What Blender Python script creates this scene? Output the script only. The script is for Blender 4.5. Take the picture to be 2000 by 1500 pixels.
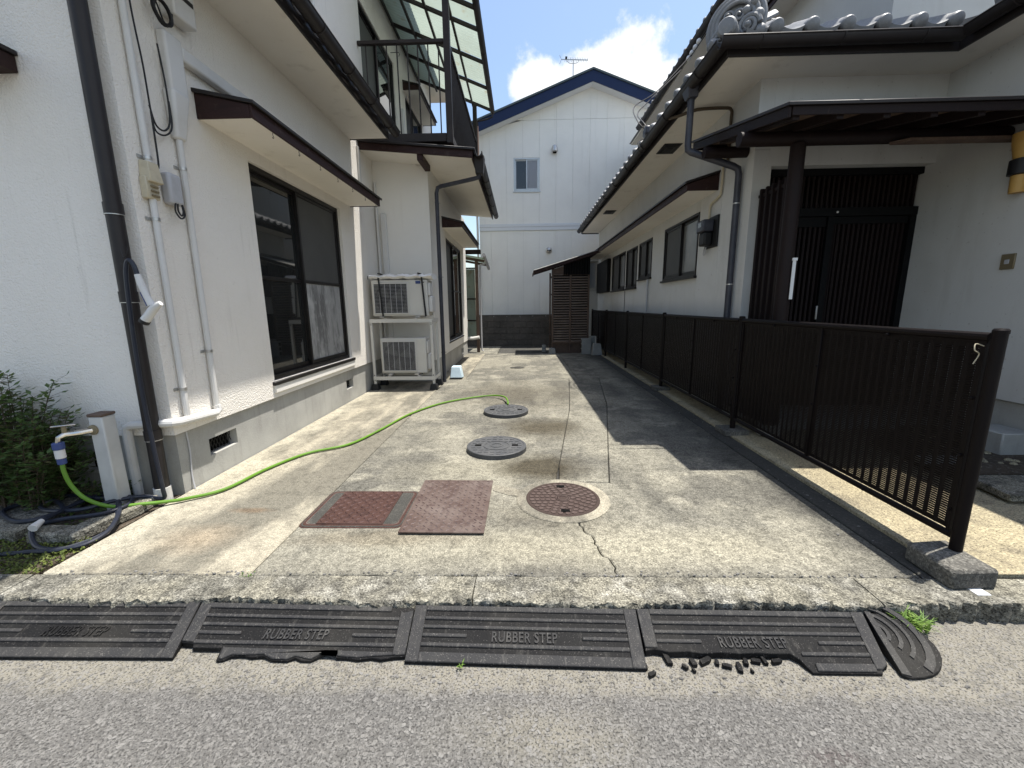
import bpy, bmesh, math, random
from mathutils import Vector, Matrix, Quaternion
random.seed(7)
R = math.radians
scn = bpy.context.scene
for o in list(bpy.data.objects): bpy.data.objects.remove(o)

# ---------------------------------------------------------------- camera
PITCH, YAW, ROLL = R(10.8), R(1.5), R(0.7)
fw = Vector((-math.sin(YAW)*math.cos(PITCH), math.cos(YAW)*math.cos(PITCH), -math.sin(PITCH)))
r0 = Vector((math.cos(YAW), math.sin(YAW), 0)); u0 = r0.cross(fw)
rt = r0*math.cos(ROLL) - u0*math.sin(ROLL); up = r0*math.sin(ROLL) + u0*math.cos(ROLL)
cam = bpy.data.cameras.new('camera'); co = bpy.data.objects.new('camera', cam)
scn.collection.objects.link(co); scn.camera = co
cam.sensor_width = 36; cam.lens = 800/2000*36; cam.clip_start = .05; cam.clip_end = 500
mw = Matrix((rt, up, -fw)).transposed().to_4x4(); mw.translation = (0, 0, 1.38); co.matrix_world = mw

# ---------------------------------------------------------------- sky and sun
SUN = Vector((.23, .09, 1)).normalized()
ELEV = math.asin(SUN.z); AZ = math.atan2(SUN.x, SUN.y)
scn.view_settings.view_transform = 'Standard'; scn.view_settings.look = 'None'
scn.view_settings.exposure = 0.88; scn.view_settings.gamma = 1
W = bpy.data.worlds.new('World'); scn.world = W; W.use_nodes = True
nt = W.node_tree; nt.nodes.clear()
def wn(t, **k):
    n = nt.nodes.new(t)
    for a, b in k.items(): setattr(n, a, b)
    return n
out = wn('ShaderNodeOutputWorld'); bg = wn('ShaderNodeBackground'); bg.inputs[1].default_value = .118
sky = wn('ShaderNodeTexSky', sky_type='NISHITA', sun_disc=False, sun_elevation=ELEV, sun_rotation=AZ, air_density=1.25, dust_density=1.6, ozone_density=1.6, altitude=20)
tc = wn('ShaderNodeTexCoord')
def wmath(op, a, b=None, clamp=False):
    n = wn('ShaderNodeMath', operation=op, use_clamp=clamp)
    for i, v in enumerate((a, b)):
        if v is None: continue
        if isinstance(v, (int, float)): n.inputs[i].default_value = v
        else: nt.links.new(v, n.inputs[i])
    return n.outputs[0]
noise = wn('ShaderNodeTexNoise'); noise.inputs['Scale'].default_value = 9; noise.inputs['Detail'].default_value = 8; noise.inputs['Roughness'].default_value = .62
nt.links.new(tc.outputs['Generated'], noise.inputs['Vector'])
noise2 = wn('ShaderNodeTexNoise'); noise2.inputs['Scale'].default_value = 3.2; noise2.inputs['Detail'].default_value = 5
nt.links.new(tc.outputs['Generated'], noise2.inputs['Vector'])
# cumulus banks: soft round heaps in the sky, broken up by noise
heaps = [((.045, .905, .415), .055), ((.10, .90, .395), .065), ((.165, .89, .43), .055), ((.225, .875, .41), .05), ((.27, .87, .39), .045), ((.15, .92, .35), .125),
         ((-.7, -.55, .38), .2), ((-.9, -.2, .35), .18), ((.55, -.75, .4), .22), ((.9, -.1, .42), .2), ((-.85, .45, .3), .16)]
acc = None
for c, r in heaps:
    c = Vector(c).normalized()
    d = wn('ShaderNodeVectorMath', operation='DISTANCE'); nt.links.new(tc.outputs['Generated'], d.inputs[0]); d.inputs[1].default_value = c
    v = wmath('SUBTRACT', 1.0, wmath('DIVIDE', d.outputs['Value'], r*1.35))
    acc = v if acc is None else wmath('MAXIMUM', acc, v)
acc = wmath('MAXIMUM', acc, -.6)
dens = wmath('ADD', acc, wmath('MULTIPLY', wmath('SUBTRACT', noise.outputs['Fac'], .5), 1.7))
mask = wn('ShaderNodeMapRange', interpolation_type='SMOOTHSTEP'); nt.links.new(dens, mask.inputs[0]); mask.inputs[1].default_value = .02; mask.inputs[2].default_value = .26
wisp = wn('ShaderNodeMapRange'); nt.links.new(noise2.outputs['Fac'], wisp.inputs[0]); wisp.inputs[1].default_value = .58; wisp.inputs[2].default_value = .8; wisp.inputs[4].default_value = .22
shade = wn('ShaderNodeMapRange'); nt.links.new(dens, shade.inputs[0]); shade.inputs[1].default_value = .15; shade.inputs[2].default_value = .75
cl = wn('ShaderNodeMix', data_type='RGBA'); nt.links.new(shade.outputs[0], cl.inputs[0])
cl.inputs[6].default_value = (4.2, 4.6, 5.2, 1); cl.inputs[7].default_value = (6.6, 6.6, 6.5, 1)
mx = wn('ShaderNodeMix', data_type='RGBA'); nt.links.new(wmath('MAXIMUM', mask.outputs[0], wisp.outputs[0]), mx.inputs[0])
nt.links.new(sky.outputs[0], mx.inputs[6]); nt.links.new(cl.outputs[2], mx.inputs[7])
nt.links.new(mx.outputs[2], bg.inputs[0]); nt.links.new(bg.outputs[0], out.inputs[0])
sl = bpy.data.lights.new('sun', 'SUN'); sl.energy = 4.8; sl.angle = R(.55); sl.color = (1, .955, .88)
so = bpy.data.objects.new('sun', sl); scn.collection.objects.link(so); so.rotation_euler = SUN.to_track_quat('Z', 'Y').to_euler(); so.location = (3, 2, 12)
scn.cycles.max_bounces = 6; scn.cycles.diffuse_bounces = 4; scn.cycles.glossy_bounces = 3; scn.cycles.transparent_max_bounces = 6
scn.cycles.sample_clamp_indirect = 6

# ---------------------------------------------------------------- materials
def mat(name, col, rough=.7, metal=0., spec=.4, layers=(), bumps=(), coat=0., trans=0.):
    """layers: (kind, scale, detail, lo, hi, colour, strength); bumps: (kind, scale, detail, distance)"""
    m = bpy.data.materials.new(name); m.use_nodes = True
    t = m.node_tree; N = t.nodes; b = N['Principled BSDF']
    L = t.links.new
    geo = N.new('ShaderNodeNewGeometry')
    def tex(kind, sc, det):
        v = geo.outputs['Position']
        if isinstance(sc, tuple) and kind not in ('spot', 'ygrad', 'xgrad'):
            mp = N.new('ShaderNodeMapping'); mp.inputs['Scale'].default_value = sc; L(v, mp.inputs['Vector']); v = mp.outputs[0]; s = 1
        else: s = sc
        if kind in ('cell', 'dist', 'crack'):
            n = N.new('ShaderNodeTexVoronoi'); n.inputs['Scale'].default_value = s
            if kind == 'crack': n.feature = 'DISTANCE_TO_EDGE'
            L(v, n.inputs['Vector'])
            if kind == 'cell':
                sp = N.new('ShaderNodeSeparateColor'); L(n.outputs['Color'], sp.inputs[0]); return sp.outputs[0]
            return n.outputs['Distance']
        if kind in ('ygrad', 'xgrad', 'spot'):
            n = N.new('ShaderNodeTexNoise'); n.inputs['Scale'].default_value = det[0]; n.inputs['Detail'].default_value = 4; L(geo.outputs['Position'], n.inputs['Vector'])
            if kind in ('ygrad', 'xgrad'):
                sp = N.new('ShaderNodeSeparateXYZ'); L(geo.outputs['Position'], sp.inputs[0]); base = sp.outputs[1 if kind == 'ygrad' else 0]
            else:
                mp = N.new('ShaderNodeMapping'); mp.vector_type = 'POINT'
                mp.inputs['Location'].default_value = (-sc[0]/sc[2], -sc[1]/sc[3], 0); mp.inputs['Scale'].default_value = (1/sc[2], 1/sc[3], 0); L(geo.outputs['Position'], mp.inputs['Vector'])
                ln = N.new('ShaderNodeVectorMath'); ln.operation = 'LENGTH'; L(mp.outputs[0], ln.inputs[0]); base = ln.outputs['Value']
            ma = N.new('ShaderNodeMath'); ma.operation = 'MULTIPLY_ADD'; L(n.outputs['Fac'], ma.inputs[0]); ma.inputs[1].default_value = det[1]; L(base, ma.inputs[2]); return ma.outputs[0]
        if kind == 'wave':
            n = N.new('ShaderNodeTexWave'); n.inputs['Scale'].default_value = s; n.inputs['Distortion'].default_value = det; L(v, n.inputs['Vector']); return n.outputs['Fac']
        n = N.new('ShaderNodeTexNoise'); n.inputs['Scale'].default_value = s; n.inputs['Detail'].default_value = det; n.inputs['Roughness'].default_value = .6
        L(v, n.inputs['Vector']); return n.outputs['Fac']
    prev = None
    for (kind, sc, det, lo, hi, c2, f) in layers:
        mul = kind[0] == '*'; kind = kind.lstrip('*')
        if mul and not isinstance(c2, tuple): c2 = (c2, c2, c2)
        mr = N.new('ShaderNodeMapRange'); L(tex(kind, sc, det), mr.inputs[0])
        mr.inputs[1].default_value = lo; mr.inputs[2].default_value = hi; mr.inputs[4].default_value = f
        x = N.new('ShaderNodeMix'); x.data_type = 'RGBA'; x.blend_type = 'MULTIPLY' if mul else 'MIX'; L(mr.outputs[0], x.inputs[0])
        if prev is None: x.inputs[6].default_value = (*col, 1)
        else: L(prev, x.inputs[6])
        x.inputs[7].default_value = (*c2, 1); prev = x.outputs[2]
    if prev is None: b.inputs['Base Color'].default_value = (*col, 1)
    else: L(prev, b.inputs['Base Color'])
    b.inputs['Roughness'].default_value = rough; b.inputs['Metallic'].default_value = metal
    b.inputs['Specular IOR Level'].default_value = spec; b.inputs['Coat Weight'].default_value = coat
    nrm = None
    for (kind, sc, det, dist) in bumps:
        bp = N.new('ShaderNodeBump'); bp.inputs['Strength'].default_value = 1; bp.inputs['Distance'].default_value = dist
        L(tex(kind, sc, det), bp.inputs['Height'])
        if nrm is not None: L(nrm, bp.inputs['Normal'])
        nrm = bp.outputs[0]
    if nrm is not None: L(nrm, b.inputs['Normal'])
    if trans:
        tr = N.new('ShaderNodeBsdfTranslucent'); mxs = N.new('ShaderNodeMixShader'); mxs.inputs[0].default_value = trans
        if prev is None: tr.inputs[0].default_value = (*col, 1)
        else: L(prev, tr.inputs[0])
        L(b.outputs[0], mxs.inputs[1]); L(tr.outputs[0], mxs.inputs[2]); L(mxs.outputs[0], N['Material Output'].inputs[0])
    return m
MT = {}
MT['stucco'] = mat('stucco', (.83, .79, .725), .9, spec=.2, layers=[('noise', 1.1, 5, .45, .75, (.775, .73, .66), .7), ('noise', (5, 5, .6), 4, .60, .82, (.68, .64, .575), .5), ('noise', (22, 22, 1.1), 4, .62, .78, (.55, .51, .45), .4), ('noise', 14, 4, .68, .75, (.52, .49, .45), .4)],
                   bumps=[('noise', 85, 2, .010)])
MT['stucco_fine'] = mat('stucco_fine', (.78, .755, .70), .85, spec=.25, layers=[('noise', .9, 4, .45, .75, (.72, .69, .63), .7), ('noise', (5, 5, .6), 4, .58, .8, (.64, .60, .54), .4)], bumps=[('noise', 60, 3, .002)])
MT['cement_white'] = mat('cement_white', (.58, .58, .56), .8, spec=.25, layers=[('noise', 1.3, 4, .42, .72, (.51, .505, .48), .8), ('noise', (5, 5, .6), 4, .56, .8, (.43, .42, .39), .5), ('noise', 30, 1, .72, .78, (.25, .22, .2), .4)], bumps=[('noise', 35, 2, .0012)])
MT['soffit'] = mat('soffit', (.83, .79, .71), .7, layers=[('noise', 1.0, 4, .4, .75, (.75, .70, .62), .8), ('noise', 5, 4, .58, .75, (.53, .485, .41), .4)], bumps=[('noise', 45, 2, .0006)])
MT['foundation'] = mat('foundation', (.41, .405, .375), .85, layers=[('noise', 2.2, 6, .4, .7, (.27, .265, .245), .8), ('noise', (12, 12, 1.2), 5, .55, .8, (.22, .21, .19), .55), ('noise', 90, 2, .5, .7, (.42, .41, .38), .4)], bumps=[('noise', 60, 3, .002)])
MT['concrete'] = mat('concrete', (.218, .206, .166), .9, spec=.2, layers=[
    ('noise', .8, 4, .46, .56, (.115, .110, .094), .8), ('noise', (2.4, .5, 1), 4, .50, .66, (.10, .096, .082), .7), ('noise', 2.3, 4, .54, .64, (.30, .282, .225), .65),
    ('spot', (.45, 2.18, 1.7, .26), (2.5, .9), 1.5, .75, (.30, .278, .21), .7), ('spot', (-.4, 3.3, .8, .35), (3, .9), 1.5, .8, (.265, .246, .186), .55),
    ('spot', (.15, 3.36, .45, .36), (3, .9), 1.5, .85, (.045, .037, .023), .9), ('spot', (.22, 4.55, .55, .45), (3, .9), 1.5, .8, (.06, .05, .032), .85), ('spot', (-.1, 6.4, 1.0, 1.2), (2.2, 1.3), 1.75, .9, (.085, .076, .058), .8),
    ('spot', (.2, 2.55, .55, .32), (4, 1.2), 1.6, .95, (.11, .099, .074), .55), ('spot', (-.85, 2.25, .7, .12), (4, 1.2), 1.6, .95, (.15, .125, .085), .5), ('xgrad', (), (3.5, .5), 1.95, 2.2, (.07, .067, .058), .75), ('ygrad', (), (3.5, .4), 2.22, 2.08, (.12, .114, .095), .5),  # xgrad: darker band along the edging, painted to widen the fence shadow
    ('*noise', 11, 5, .50, .62, .55, .55), ('*noise', 34, 5, .48, .56, .5, .55), ('*noise', 95, 3, .50, .59, 1.75, .6), ('*noise', 130, 3, .53, .61, .22, .65)],
    bumps=[('noise', 110, 2, .005)])
MT['concrete_pale'] = mat('concrete_pale', (.32, .292, .226), .9, spec=.2, layers=[
    ('noise', (1.7, .5, 1), 4, .42, .54, (.125, .117, .095), .85), ('noise', 2.6, 4, .52, .66, (.16, .148, .118), .7), ('xgrad', (), (2.5, .6), -2.0, -2.2, (.40, .37, .29), .75),
    ('spot', (-2.0, 2.25, .35, .22), (4, .8), 1.3, .5, (.34, .26, .17), .4), ('spot', (-1.9, 2.6, .25, .06), (5, .8), 1.2, .6, (.15, .10, .06), .6),
    ('*noise', 11, 5, .50, .62, .6, .5), ('*noise', 34, 5, .50, .60, .6, .5), ('*noise', 95, 3, .52, .60, 1.6, .6), ('*noise', 130, 3, .55, .63, .25, .65)],
    bumps=[('noise', 110, 2, .005)])
MT['kerb'] = mat('kerb', (.215, .202, .16), .92, spec=.2, layers=[('noise', 3.5, 4, .44, .58, (.11, .106, .091), .8), ('noise', 7, 5, .52, .64, (.34, .325, .275), .6), ('*noise', 11, 5, .52, .62, .4, .7), ('*noise', 30, 5, .48, .58, .45, .6), ('*noise', 90, 3, .50, .59, 1.9, .8), ('*noise', 120, 3, .53, .61, .15, .8)],
                 bumps=[('noise', 90, 3, .010), ('noise', 20, 2, .006)])
MT['asphalt'] = mat('asphalt', (.115, .111, .105), .88, spec=.2, layers=[('noise', 1.2, 4, .4, .7, (.15, .144, .132), .8),
    ('spot', (.05, 1.18, .5, .16), (3.5, 1.2), 1.5, .7, (.20, .186, .15), .7), ('ygrad', (), (4.5, .22), 1.41, 1.50, (.19, .176, .143), .75), ('ygrad', (), (9, .10), 1.375, 1.41, (.30, .278, .222), .25), ('spot', (1.02, 1.12, .16, .05), (6, .8), 1.2, .6, (.06, .04, .04), .5),
    ('noise', 26, 5, .50, .60, (.075, .072, .067), .45), ('noise', 95, 4, .50, .58, (.215, .208, .195), .6), ('noise', 120, 4, .52, .60, (.025, .024, .023), .75)],
    bumps=[('noise', 95, 3, .010), ('noise', 30, 2, .006)])
MT['chips'] = mat('chips', (.145, .14, .131), .85, spec=.15, layers=[('cell', 23, 0, .2, .95, (.20, .194, .182), .8), ('cell', 31, 0, .75, .9, (.08, .077, .072), .8), ('noise', 150, 2, .5, .62, (.09, .086, .08), .6)])
MT['sand'] = mat('sand', (.36, .33, .265), .95, layers=[('noise', 3, 5, .4, .7, (.27, .245, .20), .8), ('cell', 90, 0, .6, .85, (.44, .41, .34), .6), ('cell', 130, 0, .6, .85, (.15, .14, .12), .6)], bumps=[('noise', 110, 3, .009), ('noise', 25, 3, .01)])
MT['gravel'] = mat('gravel', (.33, .285, .185), .95, layers=[('noise', 1.5, 4, .45, .7, (.22, .19, .13), .8), ('noise', 5, 5, .54, .66, (.12, .102, .075), .6), ('*noise', 60, 4, .50, .60, 1.6, .7), ('*noise', 100, 3, .53, .61, .25, .75)], bumps=[('noise', 70, 3, .014)])
MT['soil'] = mat('soil', (.085, .065, .045), 1, layers=[('noise', 30, 5, .4, .7, (.045, .035, .025), .8), ('cell', 60, 0, .8, .95, (.2, .18, .15), .5)], bumps=[('noise', 50, 5, .02)])
MT['dark_concrete'] = mat('dark_concrete', (.046, .044, .038), .9, layers=[('noise', 2.5, 4, .4, .7, (.026, .025, .022), .8), ('noise', 16, 4, .55, .72, (.085, .08, .068), .5), ('*noise', 90, 3, .54, .64, 2.2, .6)], bumps=[('noise', 120, 1, .005)])
MT['rubber'] = mat('rubber', (.008, .008, .0085), .7, spec=.12, layers=[('noise', 3.5, 4, .45, .75, (.014, .014, .0135), .8), ('noise', 2.2, 4, .50, .68, (.034, .032, .028), .45), ('noise', (40, 9, 9), 3, .58, .72, (.05, .048, .044), .5), ('noise', 200, 1, .66, .74, (.16, .15, .14), .5)], bumps=[('noise', 120, 2, .002)])
MT['rubber_top'] = mat('rubber_top', (.027, .027, .028), .7, spec=.14, layers=[('noise', 5, 4, .42, .72, (.040, .039, .038), .8), ('noise', 2.2, 4, .50, .68, (.066, .063, .056), .5), ('noise', (60, 14, 14), 3, .56, .70, (.085, .082, .076), .55), ('noise', 200, 1, .64, .72, (.2, .19, .17), .5)], bumps=[('noise', 120, 2, .002)])
MT['rust_plate'] = mat('rust_plate', (.090, .062, .052), .55, metal=.2, spec=.3, layers=[('noise', 2.2, 4, .42, .62, (.15, .12, .105), .8), ('noise', 14, 5, .5, .66, (.055, .033, .029), .7)], bumps=[('noise', 90, 1, .001)])
MT['plate_tread'] = mat('plate_tread', (.165, .125, .114), .45, metal=.3, layers=[('noise', 5, 4, .45, .62, (.095, .062, .056), .9)])
MT['plate_tread_red'] = mat('plate_tread_red', (.095, .052, .046), .5, metal=.25, layers=[('noise', 5, 4, .45, .62, (.055, .026, .023), .9)])
MT['rust_dark'] = mat('rust_dark', (.056, .028, .022), .6, metal=.15, spec=.25, layers=[('noise', 3, 4, .42, .7, (.07, .038, .032), .7), ('noise', 22, 4, .5, .68, (.026, .014, .0125), .7)], bumps=[('noise', 90, 1, .001)])
MT['cast_iron'] = mat('cast_iron', (.075, .052, .045), .65, metal=.15, spec=.25, layers=[('noise', 4, 4, .42, .7, (.105, .08, .07), .7), ('noise', 30, 4, .5, .68, (.04, .025, .021), .6)], bumps=[('noise', 110, 1, .0012)])
MT['cast_iron_deep'] = mat('cast_iron_deep', (.048, .034, .029), .8, spec=.15)
MT['grey_cover'] = mat('grey_cover', (.052, .054, .057), .6, spec=.3, layers=[('noise', 6, 4, .42, .7, (.085, .085, .084), .7), ('noise', 45, 4, .53, .68, (.13, .127, .12), .5)], bumps=[('noise', 120, 2, .0015)])
MT['fence'] = mat('fence', (.0060, .0040, .0039), .5, spec=.13, layers=[('noise', 2.5, 3, .45, .75, (.009, .0062, .006), .7), ('noise', 30, 3, .70, .8, (.025, .02, .019), .4)])
MT['balcony'] = mat('balcony', (.030, .024, .022), .5, spec=.25, layers=[('noise', 5, 4, .5, .75, (.045, .037, .034), .7)])
MT['bronze'] = mat('bronze', (.011, .0095, .009), .42, spec=.3, layers=[('noise', 8, 4, .5, .8, (.035, .03, .028), .6)])
MT['gutter'] = mat('gutter', (.023, .0195, .0195), .45, spec=.3, layers=[('noise', 6, 4, .5, .8, (.03, .026, .025), .7), ('noise', (20, 1.5, 20), 3, .6, .8, (.05, .045, .042), .4)], bumps=[('noise', 8, 2, .002)])
MT['gutter_blue'] = mat('gutter_blue', (.030, .032, .045), .45, spec=.5, layers=[('noise', 6, 5, .45, .8, (.075, .078, .095), .7)])
MT['brown_wood'] = mat('brown_wood', (.034, .016, .0145), .6, spec=.25, layers=[('noise', (4, 4, 30), 5, .45, .75, (.018, .010, .0095), .8), ('noise', 9, 5, .58, .72, (.10, .07, .06), .5)], bumps=[('noise', 40, 3, .0015)])
MT['porch_wood'] = mat('porch_wood', (.013, .0075, .0072), .6, spec=.2, layers=[('noise', 6, 4, .45, .75, (.011, .007, .007), .8), ('noise', (60, 60, 8), 3, .66, .78, (.07, .05, .04), .4)], bumps=[('noise', 40, 3, .002)])
MT['old_wood'] = mat('old_wood', (.115, .078, .058), .8, layers=[('noise', (6, 6, 6), 6, .4, .7, (.06, .038, .03), .8), ('noise', (40, 4, 60), 4, .55, .75, (.20, .155, .125), .6)], bumps=[('noise', 60, 4, .002)])
MT['weathered'] = mat('weathered', (.22, .165, .13), .85, layers=[('noise', (30, 30, 30), 4, .42, .7, (.12, .085, .065), .7), ('noise', 3, 3, .5, .7, (.30, .24, .19), .6)], bumps=[('noise', 60, 2, .002)])
MT['door_black'] = mat('door_black', (.005, .005, .0055), .55, spec=.15)
MT['glass'] = mat('glass', (.012, .013, .013), .03, spec=.75, layers=[('noise', 1.2, 3, .4, .8, (.03, .031, .03), .8)])
MT['screen'] = mat('screen', (.060, .060, .058), .55, spec=.3, layers=[('noise', 2.0, 3, .4, .8, (.085, .084, .08), .8)])
MT['frosted'] = mat('frosted', (.16, .165, .165), .25, spec=.6, layers=[('noise', 2, 4, .4, .75, (.24, .24, .235), .8)])
MT['film'] = mat('film', (.30, .30, .295), .45, layers=[('noise', (7, 7, 1.6), 5, .48, .60, (.11, .11, .11), .85), ('noise', (60, 60, 12), 3, .56, .68, (.46, .46, .45), .6), ('noise', 3, 3, .58, .7, (.5, .5, .49), .6)], bumps=[('noise', (30, 30, 6), 3, .003)])
MT['white_pvc'] = mat('white_pvc', (.62, .61, .585), .45, layers=[('noise', 5, 4, .5, .8, (.52, .50, .46), .7)])
MT['ivory'] = mat('ivory', (.52, .46, .33), .5, layers=[('noise', 14, 4, .5, .75, (.38, .33, .24), .7)])
MT['grey_plastic'] = mat('grey_plastic', (.42, .42, .43), .45, layers=[('noise', 12, 4, .5, .8, (.34, .34, .34), .7)])
MT['steel'] = mat('steel', (.52, .51, .49), .35, metal=.8, layers=[('noise', 20, 4, .5, .8, (.35, .33, .31), .6)])
MT['black'] = mat('black', (.011, .011, .012), .55)
MT['void'] = mat('void', (.006, .006, .006), .95, spec=.05)
MT['tile'] = mat('tile', (.21, .215, .22), .5, spec=.45, layers=[('noise', 4, 5, .4, .7, (.14, .144, .15), .7), ('noise', 40, 4, .52, .72, (.30, .30, .298), .55), ('noise', 90, 3, .6, .75, (.15, .15, .15), .4)], bumps=[('noise', 70, 4, .002)])
MT['siding'] = mat('siding', (.86, .845, .79), .75, spec=.3, layers=[('noise', .8, 4, .42, .75, (.77, .75, .70), .7), ('noise', (5, 5, .4), 4, .56, .75, (.67, .65, .60), .4)], bumps=[('noise', (3, 3, 30), 4, .006), ('noise', (14, 14, 45), 3, .003)])
MT['band'] = mat('band', (.70, .72, .74), .55)
MT['roof_blue'] = mat('roof_blue', (.010, .022, .068), .5, spec=.25, layers=[('noise', 3, 4, .5, .8, (.013, .028, .08), .6)])
MT['roof_top'] = mat('roof_top', (.075, .10, .11), .7)
MT['navy_hose'] = mat('navy_hose', (.017, .020, .031), .42, spec=.35, layers=[('noise', 14, 4, .5, .7, (.042, .048, .062), .6)])
MT['green_hose'] = mat('green_hose', (.10, .215, .018), .42, spec=.35, layers=[('noise', 10, 3, .5, .75, (.13, .26, .05), .6), ('noise', 4, 4, .56, .7, (.10, .17, .05), .5)])
MT['blue_plastic'] = mat('blue_plastic', (.04, .065, .19), .4)
MT['pale_blue'] = mat('pale_blue', (.52, .64, .70), .6, layers=[('noise', 9, 4, .5, .75, (.40, .50, .55), .6)])
MT['chrome'] = mat('chrome', (.55, .53, .50), .22, metal=1, layers=[('noise', 40, 4, .5, .75, (.25, .22, .19), .6)])
MT['block_pad'] = mat('block_pad', (.105, .10, .087), .95, layers=[('noise', 6, 4, .4, .65, (.05, .048, .043), .8), ('*noise', 60, 4, .5, .6, 2.2, .7), ('*noise', 110, 3, .53, .61, .3, .7)], bumps=[('noise', 100, 2, .006)])
MT['pillar'] = mat('pillar', (.50, .50, .48), .6, layers=[('noise', 3, 4, .45, .7, (.38, .38, .365), .8), ('noise', (14, 14, 2), 4, .58, .74, (.28, .275, .26), .5)])
MT['block_old'] = mat('block_old', (.105, .095, .085), .95, layers=[('noise', 1.7, 5, .4, .68, (.055, .050, .046), .85), ('noise', 11, 5, .52, .74, (.19, .165, .14), .6), ('noise', 60, 3, .6, .75, (.04, .037, .034), .6)], bumps=[('noise', 60, 4, .004)])
MT['mortar_pale'] = mat('mortar_pale', (.5, .48, .44), .9)
MT['mortar'] = mat('mortar', (.17, .155, .135), .95, bumps=[('noise', 80, 3, .003)])
MT['block'] = mat('block', (.30, .30, .285), .95, layers=[('noise', 5, 5, .4, .7, (.22, .22, .205), .8), ('noise', 120, 2, .55, .72, (.16, .16, .15), .6)], bumps=[('noise', 120, 3, .004)])
MT['poly'] = mat('poly', (.34, .40, .35), .3, spec=.3, layers=[('noise', 1.2, 3, .4, .75, (.26, .30, .25), .7), ('noise', 4, 3, .60, .75, (.25, .18, .09), .6)], bumps=[('wave', (0, 9, 0), 0, .012)], trans=.5)
MT['leaf'] = mat('leaf', (.075, .125, .036), .45, spec=.4, layers=[('cell', 14, 0, .3, .9, (.13, .20, .058), .8), ('cell', 25, 0, .86, .92, (.13, .085, .045), .6)], trans=.3)
MT['moss'] = mat('moss', (.085, .115, .020), .7, layers=[('cell', 30, 0, .3, .9, (.15, .175, .035), .8), ('noise', 6, 3, .5, .7, (.05, .06, .015), .6)], trans=.2)
MT['grass'] = mat('grass', (.10, .19, .03), .6, layers=[('cell', 40, 0, .3, .9, (.19, .29, .06), .8)], trans=.3)
MT['stem'] = mat('stem', (.075, .055, .035), .8)
MT['amber'] = mat('amber', (.50, .30, .085), .5, layers=[('noise', 8, 3, .4, .8, (.42, .24, .06), .7)])
MT['brass'] = mat('brass', (.22, .18, .11), .45, metal=.3)
MT['white_foam'] = mat('white_foam', (.80, .80, .79), .45, layers=[('noise', 18, 4, .5, .75, (.62, .61, .6), .6)], bumps=[('noise', 30, 4, .012)])
MT['ac_white'] = mat('ac_white', (.58, .565, .52), .45, layers=[('noise', 3, 4, .5, .8, (.50, .48, .43), .6)])
MT['curtain'] = mat('curtain', (.50, .53, .58), .8, bumps=[('wave', (14, 0, 0), 2, .02)])
MT['paper'] = mat('paper', (.72, .72, .71), .7)
MT['copper'] = mat('copper', (.42, .26, .20), .5)

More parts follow.
